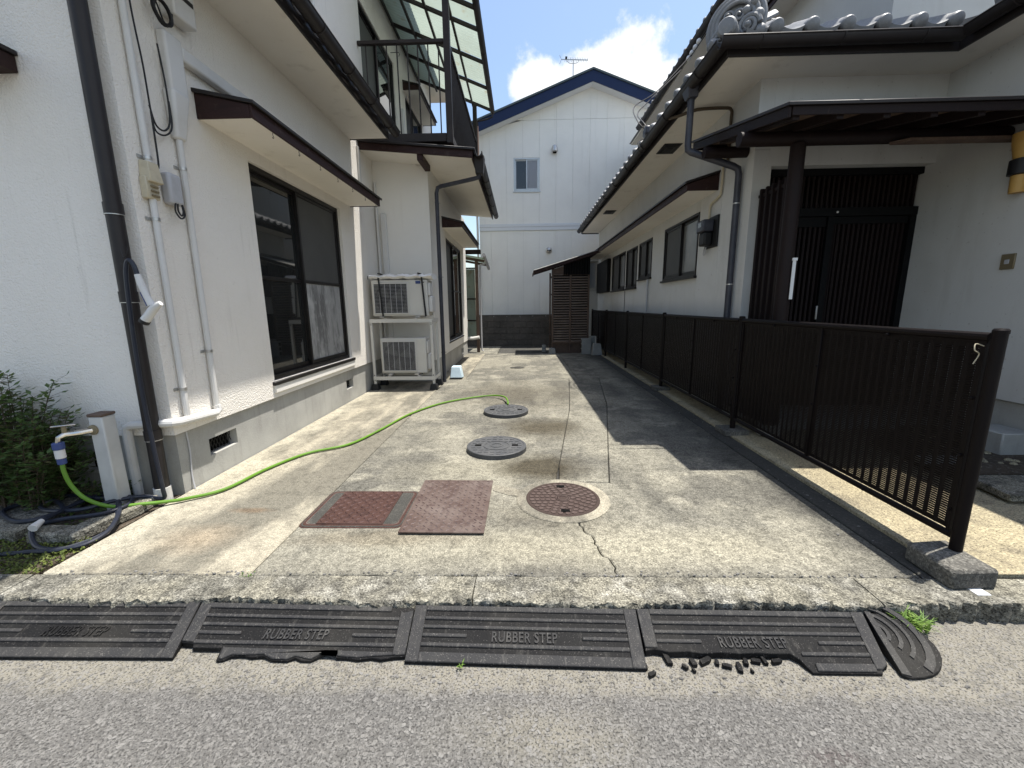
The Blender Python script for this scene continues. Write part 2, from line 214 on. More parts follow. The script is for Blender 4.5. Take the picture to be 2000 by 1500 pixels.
# ---------------------------------------------------------------- mesh helpers
COL = scn.collection
ORG = {}
class MB:
    def __init__(s): s.v = []; s.f = []
    def add(s, vs, fs):
        n = len(s.v); s.v += [tuple(v) for v in vs]; s.f += [tuple(i+n for i in f) for f in fs]; return s
    def box(s, x0, x1, y0, y1, z0, z1):
        vs = [(x, y, z) for x in (x0, x1) for y in (y0, y1) for z in (z0, z1)]
        return s.add(vs, [(0,1,3,2), (4,6,7,5), (0,4,5,1), (2,3,7,6), (0,2,6,4), (1,5,7,3)])
    def hexa(s, vs):   # 8 corners, bottom ring then top ring
        return s.add(vs, [(3,2,1,0), (4,5,6,7), (0,1,5,4), (1,2,6,5), (2,3,7,6), (3,0,4,7)])
    def beam(s, p, q, w, h, upv=(0,0,1)):
        p, q = Vector(p), Vector(q); d = (q-p).normalized(); a = d.cross(Vector(upv))
        if a.length < 1e-4: a = d.cross(Vector((1,0,0)))
        a.normalize(); b = a.cross(d); a *= w/2; b *= h/2
        return s.hexa([p-a-b, p+a-b, p+a+b, p-a+b, q-a-b, q+a-b, q+a+b, q-a+b])
    def tube(s, pts, r, n=8, cap=True, smooth=0, closed=False):
        P = [Vector(p) for p in pts]
        if smooth:
            Q = []; m = len(P)
            for i in range(m if closed else m-1):
                if closed: a, b, c, d = P[i-1], P[i], P[(i+1) % m], P[(i+2) % m]
                else: a, b, c, d = P[max(i-1,0)], P[i], P[i+1], P[min(i+2,m-1)]
                for k in range(smooth):
                    t = k/smooth
                    Q.append(.5*((2*b)+(c-a)*t+(2*a-5*b+4*c-d)*t*t+(-a+3*b-3*c+d)*t**3))
            if not closed: Q.append(P[-1])
            P = Q
        rr = r if hasattr(r, '__len__') else None
        m = len(P); vs = []; prev = None
        for i in range(m):
            if closed: d = P[(i+1) % m]-P[i-1]
            else: d = P[min(i+1,m-1)]-P[max(i-1,0)]
            if d.length < 1e-9: d = Vector((0,0,1))
            d.normalize()
            if prev is None:
                a = d.cross(Vector((0,0,1)))
                if a.length < 1e-3: a = d.cross(Vector((1,0,0)))
            else: a = prev - d*prev.dot(d)
            a.normalize(); prev = a; b = d.cross(a)
            q = rr[min(int(i*len(rr)/m), len(rr)-1)] if rr else r
            for k in range(n):
                t = 2*math.pi*k/n; vs.append(P[i]+a*(q*math.cos(t))+b*(q*math.sin(t)))
        fs = []
        for i in range(m if closed else m-1):
            j = (i+1) % m
            for k in range(n): fs.append((i*n+k, i*n+(k+1)%n, j*n+(k+1)%n, j*n+k))
        if cap and not closed: fs += [tuple(range(n))[::-1], tuple(range((m-1)*n, m*n))]
        return s.add(vs, fs)
    def lathe(s, prof, o=(0,0,0), M=None, n=20, ring=False):
        vs = []; o = Vector(o)
        for (r, z) in prof:
            for k in range(n):
                t = 2*math.pi*k/n; v = Vector((r*math.cos(t), r*math.sin(t), z)); vs.append((M @ v if M else v)+o)
        m = len(prof); fs = [(i*n+k, i*n+(k+1)%n, (i+1)*n+(k+1)%n, (i+1)*n+k) for i in range(m-1) for k in range(n)]
        fs += [((m-1)*n+k, (m-1)*n+(k+1)%n, (k+1)%n, k) for k in range(n)] if ring else [tuple(range(n))[::-1], tuple(range((m-1)*n, m*n))]
        return s.add(vs, fs)
    def prism(s, poly, z0, z1):
        f0 = z0 if callable(z0) else (lambda x, y: z0); f1 = z1 if callable(z1) else (lambda x, y: z1)
        n = len(poly); vs = [(x, y, f0(x, y)) for x, y in poly]+[(x, y, f1(x, y)) for x, y in poly]
        return s.add(vs, [tuple(range(n))[::-1], tuple(range(n, 2*n))]+[(i, (i+1)%n, n+(i+1)%n, n+i) for i in range(n)])
    def sphere(s, c, r, n=10, m=6, sc=(1,1,1)):
        c = Vector(c); vs = []; 
        for i in range(1, m):
            a = math.pi*i/m
            for k in range(n):
                t = 2*math.pi*k/n; vs.append(c+Vector((r*sc[0]*math.sin(a)*math.cos(t), r*sc[1]*math.sin(a)*math.sin(t), r*sc[2]*math.cos(a))))
        fs = [((i*n+k), (i*n+n+k), (i*n+n+(k+1)%n), (i*n+(k+1)%n)) for i in range(m-2) for k in range(n)]
        t = len(vs); vs += [c+Vector((0,0,r*sc[2])), c-Vector((0,0,r*sc[2]))]
        fs += [(t, k, (k+1)%n) for k in range(n)]+[(t+1, (m-2)*n+(k+1)%n, (m-2)*n+k) for k in range(n)]
        return s.add(vs, fs)
    def mesh(s, name, material, org=(0,0,0), smooth=True):
        me = bpy.data.meshes.new(name); ox, oy, oz = org
        me.from_pydata([(x-ox, y-oy, z-oz) for x, y, z in s.v], [], s.f)
        bm = bmesh.new(); bm.from_mesh(me); bmesh.ops.recalc_face_normals(bm, faces=bm.faces); bm.to_mesh(me); bm.free()
        me.materials.append(MT[material])
        if smooth:
            me.shade_smooth()
            me.set_sharp_from_angle(angle=R(32))
        return me
    def build(s, name, material, parent=None, bevel=0, org=None, smooth=True, seg=1):
        if parent is not None: org = ORG[parent.name]
        elif org is None: org = (0,0,0)
        o = bpy.data.objects.new(name, s.mesh(name, material, org, smooth)); COL.objects.link(o)
        if parent is not None: o.parent = parent
        else: o.location = org
        ORG[o.name] = tuple(org)
        if bevel:
            b = o.modifiers.new('Bevel', 'BEVEL'); b.width = bevel; b.segments = seg; b.limit_method = 'ANGLE'; b.angle_limit = R(40)
        return o
def tag(o, label=None, cat=None, group=None, kind=None):
    for k, v in (('label', label), ('category', cat), ('group', group), ('kind', kind)):
        if v: o[k] = v
    return o
def thing(name, label, cat, loc=(0,0,0), group=None):
    o = bpy.data.objects.new(name, None); COL.objects.link(o); o.location = loc; o.empty_display_size = .1
    ORG[o.name] = tuple(loc); return tag(o, label, cat, group)
def struct(name, mb, m, **k): return tag(mb.build(name, m, **k), kind='structure')
def inst(name, me, M, parent, bevel=0):
    o = bpy.data.objects.new(name, me); COL.objects.link(o); o.parent = parent
    o.matrix_basis = Matrix.Translation(-Vector(ORG[parent.name])) @ M; ORG[o.name] = tuple(Vector(ORG[parent.name]))
    if bevel:
        b = o.modifiers.new('Bevel', 'BEVEL'); b.width = bevel; b.segments = 1; b.limit_method = 'ANGLE'
    return o
def frame(o, x, y, z):   # matrix from origin and three axes
    M = Matrix((Vector(x), Vector(y), Vector(z))).transposed().to_4x4(); M.translation = Vector(o); return M
def wallgrid(mb, ax, c0, c1, a0, a1, z0, z1, holes=()):
    A = sorted({a0, a1, *[v for h in holes for v in h[:2] if a0 < v < a1]}); Z = sorted({z0, z1, *[v for h in holes for v in h[2:] if z0 < v < z1]})
    for i in range(len(A)-1):
        for j in range(len(Z)-1):
            a, z = (A[i]+A[i+1])/2, (Z[j]+Z[j+1])/2
            if any(h[0] < a < h[1] and h[2] < z < h[3] for h in holes): continue
            if ax == 'x': mb.box(c0, c1, A[i], A[i+1], Z[j], Z[j+1])
            else: mb.box(A[i], A[i+1], c0, c1, Z[j], Z[j+1])
    return mb
def jag(p, q, n, amp, seed=0):
    rnd = random.Random(seed); p, q = Vector(p), Vector(q); d = (q-p).normalized(); nn = Vector((-d.y, d.x)); o = [tuple(p)]
    for i in range(1, n): o.append(tuple(p+(q-p)*(i/n)+nn*rnd.uniform(-amp, amp)))
    return o+[tuple(q)]

# ================================================================= GROUND
ROAD = -.10
g = MB(); 
struct('ground', MB().box(-60, 60, 1.76, 90, -.6, -.075), 'soil')
struct('road', MB().box(-60, 60, -40, 1.76, -.5, ROAD), 'asphalt')
drive = MB().box(-2.6, 2.03, 1.9, 12.1, -.075, -.03).build('driveway', 'dark_concrete'); tag(drive, kind='structure')
def slab(poly, m='concrete', top=0., name='concrete_slab', par=drive, bev=.006, rough=0):
    return MB().prism(poly, -.03, top).build(name, m, par, bevel=bev, smooth=False)
G = .006
bl = lambda y: .27+(y-3.12)*.1607 if y < 5.36 else .63+(y-5.36)*.1106          # curved joint
cl_ = lambda y: .684+(y-3.07)*.196 if y < 5.64 else 1.188+(y-5.64)*.13
crack = jag((.36, 2.46), (.50, 1.905), 22, .016, 4)
slab(jag((-2.59, 1.91), (-1.45-G, 1.905), 16, .008, 31)+[(-1.45-G, 7.74), (-2.59, 7.74)], 'concrete_pale')
ys = [7.74, 6.5, 5.36, 4.6, 3.9, 3.4, 3.12]
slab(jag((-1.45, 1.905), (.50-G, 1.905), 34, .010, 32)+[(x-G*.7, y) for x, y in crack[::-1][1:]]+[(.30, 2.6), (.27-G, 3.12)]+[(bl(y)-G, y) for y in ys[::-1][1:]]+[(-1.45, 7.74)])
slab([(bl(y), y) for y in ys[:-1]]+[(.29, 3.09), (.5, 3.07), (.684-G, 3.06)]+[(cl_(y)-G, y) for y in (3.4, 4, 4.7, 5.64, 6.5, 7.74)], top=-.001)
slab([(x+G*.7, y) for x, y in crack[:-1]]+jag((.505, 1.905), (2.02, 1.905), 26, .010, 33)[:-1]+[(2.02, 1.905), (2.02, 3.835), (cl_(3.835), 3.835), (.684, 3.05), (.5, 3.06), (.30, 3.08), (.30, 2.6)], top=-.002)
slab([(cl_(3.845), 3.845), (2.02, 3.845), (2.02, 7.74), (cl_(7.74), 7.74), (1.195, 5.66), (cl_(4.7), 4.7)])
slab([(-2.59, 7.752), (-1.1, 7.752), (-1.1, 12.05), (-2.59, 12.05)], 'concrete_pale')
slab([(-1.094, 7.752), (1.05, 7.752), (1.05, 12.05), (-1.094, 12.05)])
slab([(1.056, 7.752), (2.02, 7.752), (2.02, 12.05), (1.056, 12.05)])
# lower yard strip behind the driveway, in two pours
yard = tag(MB().box(-3, 3.2, 12.1, 14.6, -.074, -.06).build('back_yard', 'soil'), kind='structure')
slab([(-2.9, 12.13), (-.75, 12.13), (-.75, 14.5), (-2.9, 14.5)], 'concrete', -.02, par=yard)
slab([(-.74, 12.13), (.9, 12.13), (.9, 14.5), (-.74, 14.5)], 'dark_concrete', -.025, par=yard)
# dark strip beside the fence, gravel under the fence and in front of the porch
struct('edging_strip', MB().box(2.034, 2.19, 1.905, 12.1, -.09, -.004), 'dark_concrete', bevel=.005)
gv = MB(); n = 46
gy = [1.9+i*.09 for i in range(n)]
struct('gravel_yard', MB().box(2.194, 9, 1.92, 14.3, -.09, .012), 'gravel')
struct('dark_soil_bed', MB().prism([(3.3, 3.1), (9, 3.0), (9, 4.8), (4.6, 4.8), (4.0, 4.3), (3.4, 3.9)], .03, .05), 'soil')
sp = MB(); rnd = random.Random(12)
for i in range(130):
    x, y = rnd.uniform(2.25, 4.2), rnd.uniform(1.95, 4.6); r = rnd.uniform(.004, .013); sp.sphere((x, y, .012), r, 6, 4, (1, rnd.uniform(.7, 1.2), .6))
for i in range(240):
    x, y = rnd.uniform(3.6, 6), rnd.uniform(3.2, 4.6); r = rnd.uniform(.01, .035); sp.sphere((x, y, .05), r, 6, 4, (1, rnd.uniform(.7, 1.2), .6))
tag(sp.build('loose_pebbles', 'gravel'), 'loose pebbles and dirt lumps scattered over the gravel behind the fence', 'pebbles', kind='stuff')
# kerb pieces, front face broken
kerb = MB().box(-8, 8, 1.775, 1.90, -.12, -.03).build('kerb', 'kerb'); tag(kerb, kind='structure')
def kerbpiece(x0, x1, seed, y0=1.715, y1=1.899):
    rnd = random.Random(seed); n = max(4, int((x1-x0)/.022)); mb = MB(); rows = []
    ztop = lambda t: 0
    prof = [(0, -.02), (.0, -.052), (.006, -.024), (.022, -.008), (.05, -.002), (.10, 0), (1, 0)]
    for i in range(n+1):
        x = x0+(x1-x0)*i/n; w = .012*math.sin(x*5+seed)+rnd.uniform(-.012, .012)
        row = [(x, y0+w+.004, -.11)]
        for k, (a, z) in enumerate(prof[1:]):
            row.append((x+rnd.uniform(-.004, .004), y0+w*(1-a)+(y1-y0)*a+(rnd.uniform(-.006, .006) if k < 4 else 0), z+(rnd.uniform(-.005, .004) if k < 4 else 0)))
        row.append((x, y1, -.11)); rows.append(row)
    m = len(rows[0]); vs = [v for r in rows for v in r]
    fs = [(i*m+k, i*m+k+1, (i+1)*m+k+1, (i+1)*m+k) for i in range(n) for k in range(m-1)]
    fs += [tuple(range(m))[::-1], tuple(range(n*m, n*m+m))]
    mb.add(vs, fs); return mb.build('kerb_stone', 'kerb', kerb)
for i, (a, b) in enumerate(((-6, -4.2), (-4.19, -2.62), (-2.61, -.252), (-.246, 1.665), (1.675, 3.9), (3.91, 6))): kerbpiece(a, b, i)

rnd = random.Random(77); ch = MB()
for i in range(5200):
    x, y = rnd.uniform(-3.2, 3.2), .75+rnd.random()**1.3*.72
    if y > 1.38 and rnd.random() < .6: continue
    L, w, a = rnd.uniform(.003, .0105)*(1.5 if rnd.random() < .08 else 1), rnd.uniform(.45, .9), rnd.gauss(.5, .6); ca, sa = math.cos(a), math.sin(a); n = rnd.choice((5, 6, 6, 7)); h = rnd.uniform(.0008, .0026)
    p = [(L*math.cos(6.283*k/n)*rnd.uniform(.75, 1.1), L*w*math.sin(6.283*k/n)*rnd.uniform(.75, 1.1)) for k in range(n)]
    p = [(x+u*ca-v*sa, y+u*sa+v*ca) for u, v in p]; tx, ty = rnd.uniform(-.07, .07), rnd.uniform(-.07, .07)
    ch.prism(p, ROAD-.002, lambda X, Y: ROAD+h+(X-x)*tx+(Y-y)*ty)
tag(ch.build('road_stone_chips', 'chips', smooth=False), 'flat stone chips bedded in the worn asphalt of the road', 'stone chips', kind='stuff')
# ================================================================= RUBBER STEP MATS
def text_mesh(s, size, ext, xs):
    cu = bpy.data.curves.new('t', 'FONT'); cu.body = s; cu.size = size; cu.extrude = ext; cu.align_x = 'CENTER'; cu.align_y = 'CENTER'; cu.space_character = 1.08; cu.offset = size*.012
    o = bpy.data.objects.new('t', cu); COL.objects.link(o)
    me = bpy.data.meshes.new_from_object(o.evaluated_get(bpy.context.evaluated_depsgraph_get())); bpy.data.objects.remove(o)
    for v in me.vertices: v.co.x *= xs
    return me
WZ = lambda u, v: ROAD+.018+v*.27                      # top of the wedge
def mat_thing(label, bl_, br, fr, fl, outline=None, ribs=None, txt=True, faded=False, tx=.5):
    """corner points back-left, back-right, front-right, front-left; u 0..1 across, v 0 front .. 1 back"""
    bl_, br, fr, fl = map(Vector, (bl_, br, fr, fl)); D = (bl_-fl).length
    P = lambda u, v: (fl*(1-u)+fr*u)*(1-v)+(bl_*(1-u)+br*u)*v
    Z = lambda v: ROAD+.020+v*.062
    root = thing('rubber_kerb_ramp', label, 'kerb ramp', (fl.x, fl.y, ROAD), 'rubber kerb ramps in front of the driveway')
    def pris(mb, poly, h0, h1):
        n = len(poly); vs = [(*P(u, v), h0 if h0 < -.05 else Z(v)+h0) for u, v in poly]+[(*P(u, v), Z(v)+h1) for u, v in poly]
        mb.add(vs, [tuple(range(n))[::-1], tuple(range(n, 2*n))]+[(i, (i+1)%n, n+(i+1)%n, n+i) for i in range(n)])
    outline = outline or [(0, 0), (1, 0), (1, 1), (0, 1)]
    b = MB(); pris(b, outline, ROAD+.002, -.007); b.build('base', 'rubber', root, bevel=.002, smooth=False)
    for poly in ribs:
        rb = MB(); pris(rb, poly, -.0075, 0); rb.build('raised_rib', 'rubber_top', root, bevel=.0025)
    if txt:
        me = text_mesh('RUBBER STEP', .066, .004, .70); me.materials.clear(); me.materials.append(MT['rubber' if faded else 'rubber_top'])
        c = P(tx, .435); ux = (fr-fl).normalized(); uy = ((bl_-fl).normalized()); ax = Vector((ux.x, ux.y, 0)); ay = Vector((uy.x, uy.y, .062/D)).normalized(); az = ax.cross(ay).normalized(); ay = az.cross(ax)
        inst('lettering', me, frame((c.x, c.y, Z(.435)-.0055), ax, ay, az), root)
    return root
q = lambda a, b, c, d: [(a, c), (b, c), (b, d), (a, d)]
full = [q(0, .055, 0, 1), q(.945, 1, 0, 1), q(.055, .945, .88, 1), q(.055, .945, 0, .17), q(.055, .945, .66, .725), q(.055, .945, .30-.04, .33), q(.055, .945, .80-.02, .815),
        q(.055, .27, .46, .53), q(.73, .945, .46, .53)]
full[6] = q(.055, .945, .795, .83)
full = [q(0, .055, 0, 1), q(.945, 1, 0, 1), q(.055, .945, .90, 1), q(.055, .945, 0, .16), q(.055, .945, .73, .79), q(.055, .945, .57, .63), q(.055, .945, .255, .32), q(.055, .25, .42, .48), q(.75, .945, .42, .48)]
mat_thing('intact black rubber kerb ramp in the middle with clear raised lettering', (-.518, 1.715), (.52, 1.697), (.499, 1.438), (-.505, 1.462), None, full)
mat_thing('black rubber kerb ramp at the left edge of the picture with worn lettering', (-2.60, 1.725), (-1.578, 1.727), (-1.508, 1.468), (-2.53, 1.462), None, full, faded=True)
jb = [(.0, .28), (.055, .27), (.06, .20), (.19, .20), (.19, .0), (.215, .0), (.25, .075), (.30, .09), (.34, .06), (.39, .085), (.43, .02), (.50, .015), (.53, .07), (.56, .02), (.60, .02), (.655, .16), (.70, .165), (.705, .08), (.76, .075), (.80, .05), (.86, .085), (.90, .06), (.95, .10), (1, .12)]
f2 = [[(0, .29), (.055, .28), (.055, 1), (0, 1)], [(.945, .12), (1, .13), (1, .93), (.96, .88), (.945, .92)], q(.02, .90, .90, 1)] + [[(.2, .2), (.2, .02), (.215, .01), (.25, .085), (.34, .09), (.39, .1), (.43, .03), (.50, .025), (.53, .08), (.60, .03), (.655, .165), (.705, .165), (.71, .09), (.80, .07), (.86, .1), (.945, .12), (.945, .165), (.2, .2)]] + full[4:]
f2[3].pop()
mat_thing('black rubber kerb ramp second from the left with a torn ragged front edge', (-1.568, 1.725), (-.522, 1.702), (-.508, 1.455), (-1.503, 1.462), jb+[(1, 1), (0, 1)], f2, faded=False)
jb4 = [(0, .30), (.04, .33), (.10, .285), (.18, .30), (.24, .27), (.32, .29), (.40, .275), (.47, .29), (.55, .28), (.615, .285), (.645, .20), (.66, .10), (.68, 0), (.965, 0), (.975, .09), (1, .12), (1, 1), (0, 1)]
f4 = [q(0, .055, .34, 1), [(.945, .05), (.97, .05), (1, .13), (1, 1), (.945, 1)], q(.055, .945, .90, 1), q(.055, .945, .73, .79), q(.055, .945, .57, .63), q(.055, .25, .42, .48), q(.75, .945, .42, .48), q(.66, .945, .24, .30), q(.70, .945, .01, .13)]
mat_thing('black rubber kerb ramp fourth from the left with most of its front broken off', (.525, 1.70), (1.55, 1.688), (1.47, 1.43), (.512, 1.432), jb4, f4, tx=.47)
# rounded end piece
em = thing('rubber_ramp_end', 'rounded black rubber end piece with curved treads at the right of the ramps', 'kerb ramp', (1.55, 1.6, ROAD))
ex, ey = 1.565, 1.69
arc = [(1.505, 1.425), (1.53, 1.412)]+[(1.545+.20*math.sin(t), 1.555-.142*math.cos(t)) for t in [.2+.22*i for i in range(9)]]+[(1.70, 1.655), (1.62, 1.685), (1.562, 1.692)]
ez = lambda x, y: ROAD+.02+max(0, min(1, (y-1.42)/.27))*.062
MB().prism(arc, ROAD+.002, lambda x, y: ez(x, y)-.006).build('base', 'rubber', em, bevel=.002, smooth=False)
def arcband(r0, r1):
    c = Vector((1.545, 1.60)); A = [R(-62+i*14) for i in range(10)]
    p = [(c.x+r0*math.cos(a)*.95, c.y+r0*math.sin(a)*1.02) for a in A]+[(c.x+r1*math.cos(a)*.95, c.y+r1*math.sin(a)*1.02) for a in A[::-1]]
    m = MB()
    for i in range(9): m.prism([p[i], p[i+1], p[18-i], p[19-i]], lambda x, y: ez(x, y)-.006, ez)
    m.build('raised_rib', 'rubber_top', em)
for r0, r1 in ((.035, .05), (.075, .09), (.115, .13), (.16, .19)): arcband(r0, r1)
MB().prism([(1.505, 1.425), (1.535, 1.415), (1.585, 1.688), (1.562, 1.692)], lambda x, y: ez(x, y)-.006, ez).build('raised_rib', 'rubber_top', em)
rnd = random.Random(21)
for i, (x, y, s) in enumerate(((.515, 1.42, .022), (.50, 1.455, .016), (.66, 1.455, .02), (.70, 1.475, .03), (.755, 1.485, .032), (.80, 1.478, .02), (.835, 1.46, .022), (.88, 1.455, .026), (.92, 1.482, .024), (.965, 1.485, .025), (1.0, 1.488, .022), (.925, 1.44, .012), (.69, 1.44, .012), (.60, 1.49, .03), (1.05, 1.487, .026))):
    s *= .56; a = rnd.uniform(0, 3); ca, sa = math.cos(a), math.sin(a); L = rnd.uniform(1, 1.7)
    p = [(x+s*L*ca*u-s*.6*sa*v, y+s*L*sa*u+s*.6*ca*v) for u, v in ((-1, -1), (.3, -1.2), (1, -.7), (.9, .8), (-.8, 1))]
    tag(MB().prism(p, ROAD+.003, lambda xx, yy: ROAD+.012+s*.5*rnd.uniform(.5, 1)).build('rubber_fragment', 'rubber', org=(x, y, ROAD), smooth=False), 'small broken chunk of black rubber lying by the torn ramp edges', 'rubber piece', 'rubber fragments on the road')

# ================================================================= COVERS IN THE DRIVEWAY
def checker(mb, x0, x1, y0, y1, z, pitch=.05):
    nx, ny = int((x1-x0)/pitch), int((y1-y0)/pitch)
    for i in range(nx):
        for j in range(ny):
            cx, cy = x0+(i+.5)*(x1-x0)/nx, y0+(j+.5)*(y1-y0)/ny; a = R(45 if (i+j) % 2 else -45); l, w = pitch*.50, .0058
            ca, sa = math.cos(a), math.sin(a); pt = lambda u, v: (cx+u*ca-v*sa, cy+u*sa+v*ca)
            b = [pt(-l, 0), pt(0, -w), pt(l, 0), pt(0, w)]
            mb.add([(*p, z) for p in b]+[(*pt(-l*.6, 0), z+.0045), (*pt(l*.6, 0), z+.0045)], [(0, 1, 5, 4), (1, 2, 5), (2, 3, 4, 5), (3, 0, 4)])
t = thing('steel_cover_plate', 'loose square checker-plate steel sheet, reddish grey, lying flat in the driveway', 'steel plate', (-.51, 2.66, 0))
MB().prism([(-.775, 2.29), (-.243, 2.285), (-.24, 3.05), (-.785, 3.06)], .011, .019).build('plate', 'rust_plate', t)
m = MB(); checker(m, -.765, -.255, 2.30, 3.04, .019, .038); tag(m.build('tread_pattern', 'plate_tread', t), kind='stuff')
t = thing('framed_pit_cover', 'dark red checker-plate pit cover set in a rounded steel frame', 'pit cover', (-1.1, 2.63, 0))
def rrect(x0, x1, y0, y1, r, n=4):
    o = []
    for cx, cy, a0 in ((x1-r, y0+r, -90), (x1-r, y1-r, 0), (x0+r, y1-r, 90), (x0+r, y0+r, 180)):
        for k in range(n+1): a = R(a0+90*k/n); o.append((cx+r*math.cos(a), cy+r*math.sin(a)))
    return o
for (e, r, z, nm, mm) in ((0, .05, .004, 'frame', 'rust_dark'), (.010, .045, .007, 'frame_rim', 'dark_concrete'), (.018, .04, .008, 'inner_rim', 'rust_dark'), (.034, .03, .009, 'rim_line', 'rust_plate'), (.040, .03, .0095, 'tray', 'dark_concrete')):
    MB().prism(rrect(-1.455+e, -.775-e, 2.365+e, 2.89-e, r), -.02, z).build(nm, mm, t, bevel=.002)
MB().box(-1.345, -.905, 2.40, 2.865, -.01, .014).build('cover', 'rust_dark', t, bevel=.002)
m = MB(); checker(m, -1.34, -.91, 2.405, 2.86, .014, .036); tag(m.build('tread_pattern', 'plate_tread_red', t), kind='stuff')
MB().box(-.897, -.825, 2.41, 2.855, -.01, .011).build('side_bar', 'dark_concrete', t, bevel=.004)
def manhole(label, cx, cy, r, mm, z, ring=0, style=0):
    t = thing('manhole_cover', label, 'manhole cover', (cx, cy, 0))
    if ring: MB().lathe([(r*.98, -.02), (ring, -.02), (ring, .003), (ring-.008, .008), (r*1.0, .008), (r*.98, .002)], (cx, cy, 0), n=56, ring=True).build('concrete_ring', 'concrete_pale', t)
    MB().lathe([(r, -.015), (r, z-.004), (r-.006, z), (r-.02, z), (r-.024, z-.004), (0.001, z-.004)], (cx, cy, 0), n=56).build('disc', 'cast_iron_deep' if style else mm, t)
    for k, rr in enumerate((.11, .14) if style else (.16, .4)):
        MB().lathe([(r*rr, z-.005), (r*rr, z), (r*(rr+.05), z), (r*(rr+.05), z-.005)], (cx, cy, 0), n=40, ring=True).build('raised_ring', mm, t)
    m = MB(); rnd = random.Random(int(r*1000))
    if style:
        pts = []
        for k in range(5):
            rr = r*(.28+.14*k); nn = int(rr*2*math.pi/.048)
            for i in range(nn):
                a = 2*math.pi*(i+.5*k)/nn; c = (cx+rr*math.cos(a), cy+rr*math.sin(a)); s = .019
                ph = rnd.uniform(0, 1)
                m.prism([(c[0]+s*rnd.uniform(.8, 1.12)*math.cos(ph+q_*math.pi/3), c[1]+s*rnd.uniform(.8, 1.12)*math.sin(ph+q_*math.pi/3)) for q_ in range(6)], z-.005, z)
    else:
        for k in range(9):
            y = -r*.85+k*r*.2125
            half = math.sqrt(max(0, (r*.88)**2-y*y))
            nn = int(half*2/.055)
            for i in range(nn):
                x = -half+(i+.5)*2*half/nn
                if math.hypot(x, y) < r*.45: continue
                m.box(cx+x-.02, cx+x+.02, cy+y-.012, cy+y+.012, z-.005, z-.001)
    tag(m.build('relief', mm, t), kind='stuff')
    for sx in (-1, 1):
        dx, dy = ((0, sx*r*.72) if style else (sx*r*.62, 0))
        MB().box(cx+dx-.03, cx+dx+.03, cy+dy-.018, cy+dy+.018, z-.006, z+.0015).build('lift_slot', 'void', t)
    return t
manhole('brown cast-iron manhole cover with cobble relief in a pale concrete ring', .285, 2.765, .265, 'cast_iron', .012, .335, 1)
manhole('grey manhole cover nearest the camera of the two plain grey ones', -.258, 3.82, .29, 'grey_cover', .045)
manhole('grey manhole cover with the end of the green hose above it', -.22, 5.22, .292, 'grey_cover', .045)
t = thing('drain_lid', 'small dark drain lid far up the driveway', 'drain lid', (-.12, 9.2, 0))
MB().lathe([(.16, -.01), (.16, .005), (.15, .008), (.001, .008)], (-.12, 9.2, 0), n=28).build('lid', 'dark_concrete', t)
MB().lathe([(.06, .007), (.06, .012), (.07, .012), (.07, .007)], (-.12, 9.2, 0), n=24, ring=True).build('raised_ring', 'dark_concrete', t)
# mortar repair tongue beside the manhole
tag(MB().prism([(-.22, 3.0), (-.05, 2.93), (.03, 2.88), (.02, 2.80), (-.10, 2.82), (-.23, 2.90)], -.005, .004).build('mortar_patch', 'concrete_pale', drive))

# ================================================================= SHARED HOUSE PIECES
def sash_window(par, ax, c, out, a0, a1, z0, z1, kinds, mid=None, fm='bronze', sill=True, name='window', fw_=.045, split=None, lap=.035):
    """window in a wall plane ax=c, 'out' is the outward sign; sashes listed in order along a; kinds = pane materials"""
    def bx(mb, p0, p1, q0, q1, r0, r1):   # depth (outward), along, z
        d0, d1 = sorted((c+out*p0, c+out*p1))
        if ax == 'x': mb.box(d0, d1, q0, q1, r0, r1)
        else: mb.box(q0, q1, d0, d1, r0, r1)
    w = thing(name, None, None, ORG[par.name]); w.parent = par; w.location = (0, 0, 0)
    fr = MB(); f = fw_
    bx(fr, -.09, .012, a0, a0+f, z0, z1); bx(fr, -.09, .012, a1-f, a1, z0, z1); bx(fr, -.09, .012, a0+f, a1-f, z1-f, z1); bx(fr, -.09, .012, a0+f, a1-f, z0, z0+f)
    fr.build('frame', fm, w, bevel=.003)
    if sill: s = MB(); bx(s, -.02, .045, a0-.03, a1+.03, z0-.035, z0-.002); s.build('sill', fm, w, bevel=.003)
    n = len(kinds); A0, A1 = a0+f, a1-f; cuts = [A0]+(split or [A0+(A1-A0)*(i+1)/n for i in range(n-1)])+[A1]
    for i, k in enumerate(kinds):
        b0, b1 = cuts[i]-(lap/2 if i else 0), cuts[i+1]+(lap/2 if i < n-1 else 0); d = -.07 if i % 2 == 0 else -.035
        s = MB(); g_ = .035
        bx(s, d, d+.03, b0, b0+g_, z0+f, z1-f); bx(s, d, d+.03, b1-g_, b1, z0+f, z1-f); bx(s, d, d+.03, b0+g_, b1-g_, z0+f, z0+f+g_*1.4); bx(s, d, d+.03, b0+g_, b1-g_, z1-f-g_, z1-f)
        if mid: bx(s, d, d+.028, b0+g_, b1-g_, mid-.018, mid+.018)
        s.build('sash', fm, w, bevel=.002)
        ks = k if isinstance(k, tuple) else (k, k)
        zz = [(z0+f+g_*1.4, mid-.018, ks[0]), (mid+.018, z1-f-g_, ks[1])] if mid else [(z0+f, z1-f, ks[0])]
        for p0, p1, kk in zz:
            p = MB(); bx(p, d+.010, d+.016, b0+g_, b1-g_, p0, p1); p.build('pane', kk, w)
    bk = MB(); bx(bk, -.30, -.12, a0+.01, a1-.01, z0+.01, z1-.01); bk.build('dark_interior', 'void', w)
    return w
